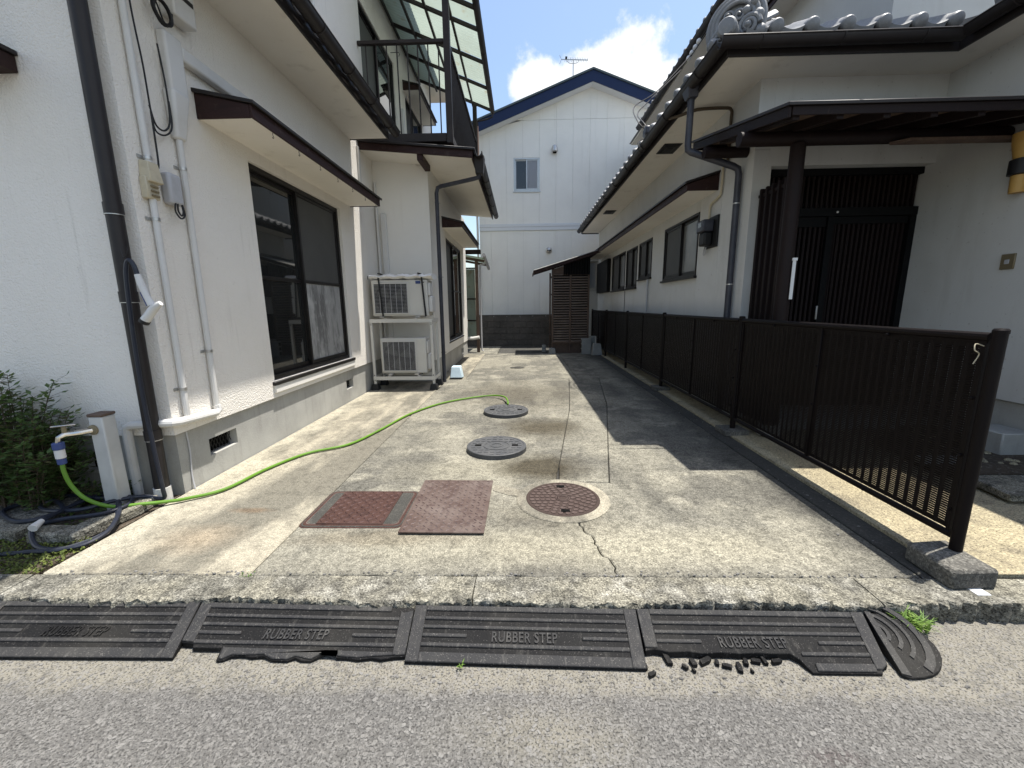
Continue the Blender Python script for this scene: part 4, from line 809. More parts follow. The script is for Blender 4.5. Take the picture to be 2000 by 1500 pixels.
t = thing('air_conditioner_rack', 'white slotted steel two-tier rack carrying two air conditioners', 'rack', (-2.0, 7.0, 0))
for x in (ra[0], ra[1]):
    for y in (ra[2], 7.24):
        MB().box(x-.02, x+.02, y-.02, y+.02, .10, 1.175).build('leg', 'ac_white', t, bevel=.003)
        MB().hexa([(x-.07, y-.06, 0), (x+.07, y-.06, 0), (x+.07, y+.06, 0), (x-.07, y+.06, 0), (x-.05, y-.045, .10), (x+.05, y-.045, .10), (x+.05, y+.045, .10), (x-.05, y+.045, .10)]).build('rubber_foot', 'black', t, bevel=.006)
for z in (.20, 1.16):
    for y in (ra[2]-.021, 7.24+.021): MB().box(ra[0]-.02, ra[1]+.02, y-.004, y+.004, z-.03, z+.03).build('cross_rail', 'ac_white', t)
    for x in (ra[0]-.0225, ra[1]+.0225): MB().box(x-.002, x+.002, ra[2]-.02, 7.26, z-.03, z+.03).build('cross_rail', 'ac_white', t)
    for x in (-2.25, -1.75): MB().box(x-.02, x+.02, ra[2]-.027, 7.26, z+.031, z+.04).build('support_bar', 'ac_white', t)
for x in (ra[0], ra[1]):
    for k in range(5): MB().box(x-.006, x+.006, ra[2]-.0222, ra[2]-.0202, .16+k*.04 if k < 3 else 1.0+k*.03, .18+k*.04 if k < 3 else 1.02+k*.03).build('slot', 'void', t)
t = thing('plastic_block', 'pale blue plastic wheel-stop block beside the foot of the dark downpipe', 'block', (-1.27, 7.9, 0))
MB().hexa([(-1.40, 7.74, .03), (-1.16, 7.74, .03), (-1.16, 8.0, .0), (-1.40, 8.0, .0), (-1.37, 7.80, .24), (-1.20, 7.80, .24), (-1.20, 7.97, .24), (-1.37, 7.97, .24)]).build('body', 'pale_blue', t, bevel=.012, seg=2)
MB().box(-1.38, -1.18, 7.75, 7.99, 0, .028).build('base', 'black', t)

# ================================================================= LEFT GARDEN
struct('garden_bed', MB().prism([(-6, 1.905), (-2.66, 1.905), (-2.62, 2.2), (-2.62, 2.86), (-6, 2.86)], -.07, -.012), 'soil')
tag(MB().prism([(-3.65, 2.73), (-3.19, 2.69), (-3.10, 2.20), (-3.62, 2.30)], -.01, .06).build('stepping_slab', 'kerb', org=(-3.4, 2.45, 0), bevel=.008), 'flat grey concrete slab under the coiled navy hose', 'slab')
tag(MB().prism([(-3.02, 2.19), (-2.72, 2.19), (-2.64, 2.55), (-2.66, 2.74), (-2.78, 2.74), (-2.80, 2.58), (-2.82, 2.30), (-3.06, 2.31)], -.01, .06).build('garden_edging', 'kerb', org=(-2.8, 2.4, 0), bevel=.008), 'angled concrete garden edging at the corner of the stucco house', 'edging')
t = thing('tap_pillar', 'pale water tap pillar with a brown cap and a hose on its tap', 'water tap', (-2.83, 2.62, 0))
MB().hexa([(-2.90, 2.565, -.03), (-2.795, 2.565, -.03), (-2.795, 2.66, -.03), (-2.90, 2.66, -.03), (-2.895, 2.565, .685), (-2.80, 2.565, .685), (-2.80, 2.66, .685), (-2.895, 2.66, .685)]).build('post', 'pillar', t, bevel=.008, seg=2)
MB().box(-2.90, -2.795, 2.56, 2.665, .686, .706).build('cap', 'old_wood', t, bevel=.006)
tp = MB().tube([(-2.87, 2.564, .60), (-2.895, 2.51, .60), (-2.935, 2.45, .605), (-2.955, 2.425, .59), (-2.96, 2.42, .555)], (.02, .019, .018, .014, .013), 10).build('tap', 'chrome', t)
MB().lathe([(.035, 0), (.032, .012), (.015, .016)], (-2.868, 2.564, .60), Matrix(((1, 0, 0), (0, 0, -1), (0, 1, 0))), 16).build('tap_flange', 'brass', tp)
MB().tube([(-2.935, 2.45, .60), (-2.935, 2.45, .655)], .013, 8).build('tap_stem', 'brass', tp)
MB().beam((-2.985, 2.42, .662), (-2.885, 2.48, .662), .016, .010).build('tap_handle', 'chrome', tp, bevel=.003)
h = thing('green_hose', 'bright green garden hose running from the tap across the driveway', 'hose', (-2.96, 2.42, .5))
GH = [(-2.96, 2.42, .44), (-2.955, 2.415, .36), (-2.93, 2.42, .26), (-2.87, 2.44, .16), (-2.77, 2.49, .085), (-2.66, 2.57, .06), (-2.56, 2.67, .03), (-2.47, 2.73, .022), (-2.30, 2.90, .018), (-2.22, 3.3, .018), (-2.06, 3.68, .018), (-1.77, 3.93, .018), (-1.62, 4.41, .018), (-1.46, 5.12, .018), (-1.17, 5.69, .018), (-.78, 6.04, .02), (-.45, 6.12, .035), (-.27, 5.93, .055), (-.21, 5.62, .06), (-.205, 5.46, .055)]
MB().tube(GH, .0122, 10, smooth=8).build('tube', 'green_hose', h)
for z0, z1, r, mm in ((.515, .56, .030, 'blue_plastic'), (.455, .515, .026, 'white_pvc'), (.415, .455, .023, 'blue_plastic')):
    MB().tube([(-2.96, 2.42, z0), (-2.96, 2.42, z1)], r, 12).build('connector', mm, h, bevel=.004)
h = thing('navy_hose', 'navy blue hose lying in loose coils on the slab and hung by the downpipe', 'hose', (-3.0, 2.4, 0))
NA = [(-2.97, 2.27, .115), (-3.01, 2.37, .10), (-3.05, 2.53, .09), (-3.02, 2.68, .085), (-2.92, 2.66, .075), (-2.70, 2.47, .075), (-2.60, 2.29, .03), (-2.62, 2.16, .012), (-2.74, 2.11, .012), (-2.88, 2.13, .02), (-2.98, 2.2, .075), (-3.02, 2.28, .075), (-2.92, 2.34, .08), (-2.75, 2.42, .075), (-2.71, 2.55, .075), (-2.80, 2.64, .085),
      (-2.98, 2.62, .08), (-3.24, 2.67, .078), (-3.44, 2.58, .075), (-3.48, 2.46, .075), (-3.36, 2.37, .075), (-3.20, 2.31, .075), (-3.1, 2.36, .075), (-3.09, 2.47, .075), (-3.26, 2.57, .088), (-3.30, 2.52, .078), (-3.18, 2.44, .085), (-3.05, 2.42, .09), (-2.92, 2.46, .085), (-2.83, 2.56, .09), (-2.72, 2.66, .075), (-2.61, 2.70, .04), (-2.595, 2.695, .12), (-2.60, 2.69, .35), (-2.61, 2.69, .8), (-2.60, 2.69, 1.2), (-2.58, 2.69, 1.55), (-2.56, 2.69, 1.67), (-2.535, 2.69, 1.70), (-2.51, 2.69, 1.665), (-2.497, 2.69, 1.60)]
MB().tube(NA, .0135, 8, smooth=7).build('tube', 'navy_hose', h)
NB = [(-3.6, 1.98, .012), (-3.0, 2.06, .012), (-2.86, 2.08, .015), (-2.71, 2.10, .015), (-2.625, 2.22, .015), (-2.63, 2.36, .03), (-2.76, 2.52, .085), (-2.9, 2.66, .08), (-3.1, 2.74, .08), (-3.6, 2.70, .075)]
MB().tube(NB, .0125, 8, smooth=7).build('tube', 'navy_hose', h)
MB().tube([(-2.965, 2.25, .115), (-2.955, 2.205, .105), (-2.95, 2.185, .10)], (.015, .022, .024), 12).build('connector', 'white_pvc', h)
nz = MB().tube([(-2.497, 2.69, 1.61), (-2.485, 2.69, 1.55), (-2.462, 2.69, 1.47), (-2.435, 2.69, 1.41)], (.018, .022, .019, .024), 12).build('nozzle_handle', 'white_pvc', h)
MB().tube([(-2.375, 2.69, 1.425), (-2.42, 2.69, 1.40), (-2.47, 2.69, 1.345), (-2.50, 2.69, 1.315)], (.016, .026, .027, .029), 14).build('nozzle_head', 'white_pvc', h)
MB().tube([(-2.497, 2.69, 1.318), (-2.512, 2.69, 1.30)], .031, 14).build('nozzle_ring', 'black', h)
MB().beam((-2.492, 2.69, 1.50), (-2.462, 2.69, 1.41), .012, .022, (1, 0, 0)).build('trigger', 'blue_plastic', h, bevel=.003)
MB().tube([(-2.60, 2.71, 1.78), (-2.585, 2.70, 1.74), (-2.565, 2.69, 1.72), (-2.545, 2.69, 1.74), (-2.54, 2.70, 1.78)], .0016, 5, smooth=4).build('hanging_wire', 'black', h)

def leaf(mb, o, d, n, L, w):
    d = d.normalized(); s = d.cross(n)
    if s.length < 1e-3: s = d.cross(Vector((1, 0, 0)))
    s.normalize(); u = s.cross(d)
    p = [o, o+d*L*.45+s*w-u*.15*w, o+d*L, o+d*L*.45-s*w-u*.15*w, o+d*L*.5-u*w*.35]
    mb.add(p, [(0, 1, 4), (1, 2, 4), (2, 3, 4), (3, 0, 4)])
def shrub(name, label, base, spread, stems, h, L, seed, lm='leaf', per=34):
    rnd = random.Random(seed); t = thing(name, label, 'shrub', base); f = MB(); st = MB(); b = Vector(base)
    for i in range(stems):
        x, y = rnd.uniform(-spread[0], spread[0]), rnd.uniform(-spread[1], spread[1]); hh = h*rnd.uniform(.5, 1)*(1-.45*(abs(x)/spread[0])**2)
        p = b+Vector((x*.6, y*.6, 0)); lean = Vector((x*.5+rnd.uniform(-.08, .08), y*.5+rnd.uniform(-.06, .04), 0)); pts = []
        for k in range(7): a = k/6; pts.append(p+lean*a*a+Vector((0, 0, hh*a))+Vector((rnd.uniform(-.01, .01), rnd.uniform(-.01, .01), 0)))
        st.tube(pts, [.006, .005, .004, .0035, .003, .002, .0015], 5)
        for k in range(per):
            a = rnd.uniform(.08, 1)**.8; j = min(5, int(a*6)); o = pts[j].lerp(pts[j+1], a*6-j); th = k*2.4+rnd.uniform(-.5, .5)
            d = Vector((math.cos(th), math.sin(th), rnd.uniform(-.1, .7)))
            if rnd.random() < .5: e = o+d.normalized()*rnd.uniform(.03, .09); st.tube([o, e], .0012, 3, cap=False); o = e
            leaf(f, o, d+Vector((rnd.uniform(-.4, .4), rnd.uniform(-.4, .4), rnd.uniform(-.3, .3))), Vector((rnd.uniform(-.4, .4), rnd.uniform(-.4, .4), 1)), L*rnd.uniform(.65, 1.15), L*.27)
    f.build('foliage', lm, t); st.build('stems', 'stem', t); return t
shrub('garden_shrub', 'dense dark green leafy shrub against the stucco wall at the left edge', (-3.56, 2.60, 0), (.46, .18), 84, 1.04, .05, 2, per=95)
shrub('garden_shrub', 'low leafy ground shrub growing beside the water tap pillar', (-3.08, 2.72, 0), (.16, .08), 16, .20, .04, 3, per=22)
f = MB(); rnd = random.Random(8)
for i in range(4200):
    x = rnd.uniform(-3.9, -2.58); y = rnd.uniform(1.9, 2.22)
    if x > -2.62-(2.2-y)*.15 and rnd.random() < .7: continue
    hgt = .018*abs(math.sin(x*9)*math.cos(y*17))+.006
    leaf(f, Vector((x, y, rnd.uniform(-.012, hgt))), Vector((rnd.uniform(-1, 1), rnd.uniform(-1, 1), rnd.uniform(.1, .9))), Vector((rnd.uniform(-.5, .5), rnd.uniform(-.5, .5), 1)), rnd.uniform(.010, .022), .006)
tag(f.build('moss_patch', 'moss', org=(-3.0, 2.05, 0)), 'yellow-green moss and tiny weeds in front of the slab at lower left', 'moss', kind='stuff')
f = MB()
for i in range(900):
    x = rnd.uniform(-4.2, -2.82); y = rnd.uniform(2.2, 2.84)
    leaf(f, Vector((x, y, rnd.uniform(-.01, .03))), Vector((rnd.uniform(-1, 1), rnd.uniform(-1, 1), rnd.uniform(-.1, .5))), Vector((0, 0, 1)), rnd.uniform(.02, .04), .010)
tag(f.build('leaf_litter', 'leaf', org=(-3.4, 2.5, 0)), 'leafy ground cover under the shrub beside the slab', 'ground cover', kind='stuff')
def tuft(label, x, y, z, n, h, seed, sp=.05):
    rnd = random.Random(seed); f = MB()
    for i in range(n):
        a = rnd.uniform(0, 6.28); l = h*rnd.uniform(.5, 1.1); d = Vector((math.cos(a), math.sin(a), 0)); o = Vector((x+rnd.uniform(-sp, sp), y+rnd.uniform(-sp, sp)*.5, z)); s = Vector((-d.y, d.x, 0))*.0028
        p1 = o+d*l*.25+Vector((0, 0, l*.55)); p2 = o+d*l*.75+Vector((0, 0, l*rnd.uniform(.5, .9)))
        f.add([o-s, o+s, p1+s, p1-s, p2], [(0, 1, 2, 3), (3, 2, 4)])
    return tag(f.build('grass_tuft', 'grass', org=(x, y, z)), label, 'grass tuft', 'grass tufts along the kerb')
tuft('bright green grass tuft growing beside the rounded ramp end piece', 1.76, 1.665, ROAD+.01, 130, .10, 1, .06)
tuft('tiny grass blades in front of the intact middle ramp', -.27, 1.445, ROAD+.005, 8, .03, 2, .015)
tuft('tiny weed growing in the kerb joint on the left', -1.46, 1.90, -.005, 16, .022, 5, .03)
tag(MB().box(2.155, 2.22, 1.775, 1.83, -.003, .005).build('white_tile_chip', 'white_pvc', org=(2.19, 1.8, 0), bevel=.002), 'small white square marker on the kerb beside the fence block', 'marker')

# ================================================================= RIGHT HOUSE
X2, Y2, XR = 2.52, 4.86, 4.44
H2 = thing('tiled_roof_house', 'white house on the right with grey tiled eaves, dark gutters and a shaded entrance', 'house', (X2, Y2, 0))
wins = [(6.18, 7.60, 1.78, 2.65), (8.30, 9.18, 1.90, 2.64), (9.33, 10.26, 1.75, 2.63), (10.38, 11.82, 1.75, 2.65)]
cuts = [Y2, 5.55, 6.18, 6.9, 7.60, 8.30, 9.18, 9.33, 10.26, 10.38, 11.1, 11.82, 12.9, 14.0]
for a, b in zip(cuts[:-1], cuts[1:]):
    hh = [w for w in wins if w[0] < (a+b)/2 < w[1]]
    for z0, z1 in ([(.02, hh[0][2]), (hh[0][3], 2.998)] if hh else [(.02, 2.998)]): MB().box(X2, X2+.16, a+.0025, b-.0025, z0, z1).build('wall_panel', 'cement_white', H2)
    wallgrid(MB(), 'x', X2, X2+.16, a+.0025, b-.0025, 3.002, 3.70).build('wall_panel', 'cement_white', H2)
MB().box(X2+.02, X2+.14, Y2+.01, 6.17, .02, 3.69).build('wall_core', 'foundation', H2)
for w in wins: sash_window(H2, 'x', X2-.0, -1, *w, ['frosted', 'screen'], sill=True, name='window', fw_=.035)
t = MB().box(X2-.10, X2-.003, 12.05, 13.7, 1.74, 2.66).build('shutter', 'door_black', H2, bevel=.01)
MB().tube([(X2-.03, 8.42, 1.86), (X2-.03, 8.42, .1)], .018, 8).build('wall_conduit', 'grey_plastic', H2)
MB().tube([(X2-.01, 10.3, 1.7), (X2-.01, 10.3, .1)], .006, 6).build('cable', 'black', H2)
awning(H2, X2, -1, 5.66, 13.6, .40, 2.80, .085, .12)
# flat soffit, fascia, gutters, tiles
SZ = 3.68
MB().box(1.975, X2, 4.445, 14.1, SZ, SZ+.02).build('soffit', 'soffit', H2)
MB().box(X2+.001, XR, 4.445, Y2, SZ, SZ+.02).build('soffit', 'soffit', H2)
MB().box(4.10, XR, 1.9, 4.444, SZ, SZ+.02).build('soffit', 'soffit', H2)
MB().box(1.95, 1.974, 4.42, 14.12, SZ-.015, SZ+.14).build('fascia', 'gutter', H2, bevel=.003)
MB().box(1.975, 4.076, 4.42, 4.444, SZ-.015, SZ+.14).build('fascia', 'gutter', H2, bevel=.003)
MB().box(4.077, 4.099, 1.9, 4.444, SZ-.015, SZ+.14).build('fascia', 'gutter', H2, bevel=.003)
MB().box(1.975, X2, 14.101, 14.12, SZ-.03, SZ+.2).build('end_board', 'gutter', H2)
MB().add([(1.96, 4.43, 3.83), (4.09, 4.43, 3.83), (1.96, 14.1, 3.83), (4.09, 5.3, 4.22), (4.4, 14.1, 4.8), (4.4, 5.3, 4.22), (2.9, 5.35, 4.22), (4.09, 1.9, 3.83), (4.6, 1.9, 4.05), (4.6, 4.43, 4.05)],
         [(0, 1, 3, 6), (0, 6, 5, 4, 2), (1, 7, 8, 9), (1, 9, 3)]).build('roof_deck', 'gutter', H2)
RF = thing('tiled_roof', None, None, ORG[H2.name]); RF.parent = H2; RF.location = (0, 0, 0)
tile_run(RF, (1.925, 4.62, 3.875), (1.925, 14.1, 3.855), (-1, 0, 0), R(22), 2, n=30)
tile_run(RF, (2.10, 4.40, 3.875), (4.03, 4.40, 3.885), (0, -1, 0), R(22), 3, n=6, L=.27)
tile_run(RF, (4.07, 2.0, 3.89), (4.07, 4.15, 3.89), (-1, 0, 0), R(22), 2, n=7)
gutter_run(H2, (1.885, 14.15, 3.755), (1.885, 4.36, 3.765), .068, 10)
gutter_run(H2, (1.84, 4.345, 3.765), (4.02, 4.345, 3.775), .068, 3)
gutter_run(H2, (4.02, 4.30, 3.785), (4.02, 1.9, 3.785), .068, 3)
# ridge-end ornament at the roof corner, facing out along the hip
OR = thing('ridge_end_ornament', None, None, ORG[H2.name]); OR.parent = H2; OR.location = (0, 0, 0)
c0 = Vector((2.09, 4.60, 4.02)); dF = Vector((-.62, -.785, 0)).normalized(); dR = Vector((dF.y*-1, dF.x, 0)); U = Vector((0, 0, 1))
PT = lambda a, b, c: c0+dR*a+U*b+dF*c
m = MB(); 
for rr, dd, tw in ((.24, .0, .030), (.20, .03, .024), (.165, .045, .02)):
    m.tube([PT(rr*math.cos(a), rr*math.sin(a)*1.05, dd) for a in [R(-25+i*11.5) for i in range(21)]], tw, 10)
m.prism([(0, 0)], 0, 0) if False else None
m.build('arch', 'tile', OR)
m = MB(); ring = [PT(.23*math.cos(a), .23*math.sin(a)*1.05, -.03) for a in [R(i*15) for i in range(24)]]; r2 = [p+dF*.05 for p in ring]
m.add(ring+r2, [tuple(range(24)), tuple(range(24, 48))]+[(i, (i+1) % 24, 24+(i+1) % 24, 24+i) for i in range(24)]); m.build('back_plate', 'tile', OR)
def spiral(a0, b0, c, R0, turns, th, sgn):
    pts = [PT(a0+sgn*(R0*(1-t*.86))*math.cos(t*turns*6.28), b0+(R0*(1-t*.86))*math.sin(t*turns*6.28), c+.03*t) for t in [i/30 for i in range(31)]]
    MB().tube(pts, [th*(1-.3*i/31) for i in range(31)], 8).build('scroll', 'tile', OR)
spiral(.13, -.08, .07, .095, 2.0, .024, 1); spiral(-.12, -.10, .06, .08, 1.8, .02, -1); spiral(.04, .04, .06, .055, 1.5, .016, -1); spiral(-.06, .07, .05, .045, 1.4, .014, 1)
m = MB()
for a, b, c, r in ((.13, -.08, .10, .03), (.20, .0, .04, .05), (.10, .06, .06, .04), (.0, -.03, .05, .05), (-.02, -.12, .06, .05), (.22, -.14, .03, .06), (-.20, -.12, .03, .05), (.16, .12, .05, .035), (.06, -.16, .06, .05)): m.sphere(PT(a, b, c), r, 10, 7)
m.build('cloud_relief', 'tile', OR)
MB().lathe([(.07, -.22), (.085, 0), (.085, .03), (.07, .05), (.001, .06)], c0+Vector((-.16, -.19, -.13)), frame((0, 0, 0), dR, U*-1 + dF*.0, dF).to_3x3(), 18).build('corner_boss', 'tile', OR)
m = MB(); hd = Vector((.70, .62, .36)).normalized()
for i in range(7):
    p = c0+Vector((.10, .12, .03))+hd*(.13*i+.05); m.tube([p, p+hd*.10, p+hd*.12], (.085, .085, .07), 12)
for i in range(10): p = c0+Vector((.14, .08, -.10))+hd*(.10*i); m.box(p.x-.05, p.x+.05, p.y-.05, p.y+.05, p.z-.03, p.z+.03)
m.build('hip_ridge', 'tile', OR)
# soffit vents
for y in (6.78, 11.04):
    v = MB().box(2.10, 2.36, y-.20, y+.20, SZ-.012, SZ-.001).build('soffit_vent', 'bronze', H2, bevel=.003)
    for k in range(3): MB().box(2.13+.03*k, 2.33-.03*k, y-.16+.05*k, y+.16-.05*k, SZ-.016-.004*k, SZ-.0125-.004*k).build('louvre', 'bronze' if k % 2 else 'black', v)
# upper storey
MB().box(4.10, 9, 5.30, 14.0, 3.9, 6.5).build('upper_wall', 'cement_white', H2)
MB().box(3.55, 9, 4.75, 14.5, 6.42, 6.46).build('upper_soffit', 'soffit', H2)
MB().hexa([(3.5, 4.7, 6.47), (9, 4.7, 6.47), (9, 14.55, 6.47), (3.5, 14.55, 6.47), (6.5, 7.5, 7.6), (9, 7.5, 7.6), (9, 11.5, 7.6), (6.5, 11.5, 7.6)]).build('upper_roof', 'tile', H2)
tile_run(RF, (3.50, 4.8, 6.60), (3.50, 13.3, 6.58), (-1, 0, 0), R(22), 1, n=27)
gutter_run(H2, (3.46, 13.35, 6.49), (3.46, 4.7, 6.5), .068, 8)
awning(H2, 4.10, -1, 6.0, 9.0, .35, 5.72, .08, .1, name='upper_window_hood')
# return wall with small window at the far end
wallgrid(MB(), 'y', 14.0, 14.15, 1.95, X2, -.05, 3.0, [(2.18, 2.50, 1.86, 2.80)]).build('end_wall', 'cement_white', H2)
sash_window(H2, 'y', 14.03, -1, 2.18, 2.50, 1.86, 2.80, ['curtain'], fm='steel', name='small_window', fw_=.03)
# entrance front
MB().box(X2+.161, XR, Y2, Y2+.12, 2.832, 3.70).build('entrance_lintel_wall', 'cement_white', H2)
MB().box(X2+.161, X2+.19, Y2, Y2+.12, .02, 2.831).build('entrance_jamb', 'cement_white', H2)
MB().box(XR, XR+.2, 1.95, 5.3, .47, 3.70).build('wing_wall', 'cement_white', H2)
MB().box(XR+.03, XR+.2, 1.97, 5.28, -.05, .469).build('wing_foundation', 'foundation', H2)
MB().box(X2+.17, XR, 4.4, 5.6, -.02, .12).build('entrance_floor', 'foundation', H2)
D = thing('entrance_door', None, None, ORG[H2.name]); D.parent = H2; D.location = (0, 0, 0)
yd = 5.03
def dbox(name, *a): return MB().box(*a).build(name, 'door_black', D, bevel=.003)
dbox('head_frame', X2+.19, XR-.001, yd-.06, yd+.06, 2.76, 2.83); dbox('transom_bar', X2+.19, XR-.001, yd-.06, yd+.06, 2.33, 2.42)
for x in (X2+.22, 3.50, XR-.035): dbox('door_stile', x-.035, x+.034, yd-.055, yd+.05, .12, 2.33)
MB().box(X2+.19, XR-.002, yd+.04, yd+.06, .12, 2.33).build('door_backing', 'glass', D); MB().box(X2+.19, XR-.002, yd+.04, yd+.06, 2.42, 2.76).build('transom_backing', 'glass', D)
dbox('door_rail', X2+.254, 3.465, yd-.03, yd+.03, 2.22, 2.329); dbox('door_rail', 3.534, XR-.07, yd-.03, yd+.03, 2.25, 2.329)
sm = MB().box(-.014, .014, -.02, .015, .13, 2.25).mesh('door_slat', 'porch_wood'); st = MB().box(-.012, .012, -.02, .015, 2.42, 2.76).mesh('transom_slat', 'porch_wood')
for x0, n in ((X2+.29, 15), (3.57, 15)):
    for i in range(n): inst('door_slat', sm, Matrix.Translation((x0+i*.055, yd+.005, 0)), D)
for i in range(30): inst('transom_slat', st, Matrix.Translation((X2+.26+i*.056, yd+.005, 0)), D)
MB().box(3.44, 3.46, yd-.075, yd-.056, 1.18, 1.34).build('door_handle', 'steel', D, bevel=.004)
MB().sphere((3.55, yd-.066, 2.37), .012).build('door_bell_lamp', 'paper', D)
# louvred side screen between column and wall corner
S = thing('side_screen', None, None, ORG[H2.name]); S.parent = H2; S.location = (0, 0, 0)
for i in range(6):
    y = 4.36+i*.105; MB().box(2.575, 2.655, y-.018, y+.018, .10, 2.58).build('screen_slat', 'porch_wood', S, bevel=.005)
MB().box(2.59, 2.64, 4.30, 4.84, 2.50, 2.53).build('screen_rail', 'porch_wood', S)
# porch roof
PR = thing('porch_roof', None, None, ORG[H2.name]); PR.parent = H2; PR.location = (0, 0, 0)
pz = lambda y: 2.86+(y-3.59)*.215
def pslab(x0, x1, y0, y1, lo, hi, name, mm): return MB().hexa([(x0, y0, pz(y0)+lo), (x1, y0, pz(y0)+lo), (x1, y1, pz(y1)+lo), (x0, y1, pz(y1)+lo), (x0, y0, pz(y0)+hi), (x1, y0, pz(y0)+hi), (x1, y1, pz(y1)+hi), (x0, y1, pz(y1)+hi)]).build(name, mm, PR, bevel=.003)
pslab(2.11, XR-.002, 3.60, Y2-.002, .0, .022, 'roof_boards', 'old_wood'); pslab(2.11, X2-.004, Y2, 5.44, .0, .022, 'roof_boards', 'old_wood')
pslab(2.07, XR-.002, 3.555, Y2-.002, .024, .05, 'metal_top', 'gutter'); pslab(2.07, X2-.004, Y2, 5.48, .024, .05, 'metal_top', 'gutter')
pslab(2.115, XR-.002, 3.575, 3.598, -.045, .022, 'front_fascia', 'porch_wood'); pslab(2.085, 2.109, 3.58, 5.46, -.06, .022, 'verge_board', 'porch_wood'); pslab(2.11, X2-.004, 5.441, 5.465, -.06, .022, 'verge_board', 'porch_wood')
for x in (2.16, 2.50, 2.86, 3.22, 3.58, 3.94, 4.30): pslab(x-.028, x+.028, 3.60, Y2-.004, -.075, -.001, 'rafter', 'porch_wood')
MB().tube([(2.02, 4.20, 2.865), (4.43, 4.20, 2.865)], .062, 16).build('log_beam', 'porch_wood', PR)
MB().tube([(2.04, 5.02, 3.03), (2.515, 5.02, 3.03)], .058, 16).build('log_beam', 'porch_wood', PR)
MB().hexa([(3.45, 4.05, 2.775), (4.43, 4.05, 2.775), (4.43, 4.15, 2.775), (3.35, 4.15, 2.775), (3.45, 4.05, 2.80), (4.43, 4.05, 2.80), (4.43, 4.15, 2.80), (3.35, 4.15, 2.80)]).build('lower_board', 'old_wood', PR)
MB().tube([(2.565, 4.18, .12), (2.56, 4.18, 1.4), (2.555, 4.18, 2.81)], (.072, .068, .064), 16).build('log_column', 'porch_wood', H2)
MB().lathe([(.11, .03), (.11, .12), (.09, .14)], (2.565, 4.18, 0), n=16).build('column_base', 'foundation', H2)
tag(MB().box(2.575, 2.605, 4.098, 4.104, 1.41, 1.79).build('paper_strip', 'paper', H2), 'white paper strip on the log column')
MB().box(2.57, 2.612, 4.092, 4.108, 1.77, 1.795).build('strip_cap', 'paper', H2)
# wall lamp and doorbell on the wing wall
t = thing('wall_lamp', None, None, ORG[H2.name]); t.parent = H2; t.location = (0, 0, 0)
Q = Matrix(((1, 0, 0), (0, 1, 0), (0, 0, 1)))
MB().lathe([(.05, 2.31), (.055, 2.46), (.075, 2.47), (.075, 2.585), (.06, 2.59), (.085, 2.72), (.09, 2.80)], (4.385, 3.99, 0), n=16).build('shade', 'amber', t)
MB().lathe([(.060, 2.455), (.079, 2.462), (.079, 2.585), (.062, 2.592)], (4.385, 3.99, 0), n=16).build('black_band', 'black', t)
MB().box(4.40, XR, 3.94, 4.04, 2.40, 2.75).build('mount', 'black', t)
t = MB().box(XR-.016, XR, 3.93, 4.04, 1.655, 1.79).build('doorbell_plate', 'brass', H2, bevel=.003); MB().box(XR-.022, XR-.0165, 3.965, 4.005, 1.70, 1.74).build('button', 'grey_plastic', t, bevel=.003)
# rain hopper and downpipe at the corner
MB().hexa([(1.86, 5.08, 3.62), (1.96, 5.08, 3.62), (1.96, 5.20, 3.62), (1.86, 5.20, 3.62), (1.81, 5.02, 3.80), (1.97, 5.02, 3.80), (1.97, 5.26, 3.80), (1.81, 5.26, 3.80)]).build('rain_hopper', 'gutter_blue', H2, bevel=.008)
MB().tube([(1.91, 5.14, 3.66), (1.91, 5.16, 3.16), (1.915, 5.16, 3.11), (1.95, 5.155, 3.085), (2.40, 5.07, 2.90), (2.45, 5.06, 2.87), (2.465, 5.06, 2.81), (2.465, 5.06, .05)], .037, 12).build('downpipe', 'gutter_blue', H2)
for z in (2.5, 1.6): MB().tube([(2.465, 5.06, z-.006), (2.465, 5.06, z+.006)], .040, 12).build('pipe_strap', 'steel', H2)
# service conduit and electric meter
MB().tube([(1.98, 5.9, 3.85), (1.90, 5.85, 3.72), (1.93, 5.6, 3.64), (2.1, 5.45, 3.645), (2.40, 5.42, 3.645), (2.49, 5.42, 3.62), (2.495, 5.42, 3.5), (2.495, 5.42, 3.05)], .018, 8, smooth=4).build('service_conduit', 'stem', H2)
MB().tube([(2.495, 5.53, 3.3), (2.495, 5.53, 2.78), (2.495, 5.60, 2.70), (2.495, 5.78, 2.66), (2.495, 5.82, 2.60), (2.495, 5.82, 2.48)], .015, 8, smooth=4).build('service_conduit', 'ivory', H2)
E_ = thing('electric_meter', None, None, ORG[H2.name]); E_.parent = H2; E_.location = (0, 0, 0)
MB().box(X2-.03, X2-.001, 5.56, 5.90, 2.10, 2.49).build('board', 'black', E_, bevel=.004)
MB().box(X2-.17, X2-.031, 5.64, 5.86, 2.30, 2.45).build('meter_head', 'gutter_blue', E_, bevel=.015, seg=2)
MB().box(X2-.14, X2-.031, 5.66, 5.84, 2.13, 2.298).build('meter_body', 'black', E_, bevel=.02, seg=2)
MB().box(X2-.173, X2-.1705, 5.70, 5.80, 2.36, 2.42).build('meter_window', 'frosted', E_)
MB().tube([(X2-.05, 5.80, 2.12), (X2-.05, 5.82, 2.04), (X2-.05, 5.86, 2.03), (X2-.05, 5.85, 2.10)], .010, 7, smooth=3).build('meter_cable', 'grey_plastic', E_)
tag(MB().box(XR+.0, XR+.02, 1.9, 1.95, .5, 3.7).build('corner_trim', 'cement_white', H2))
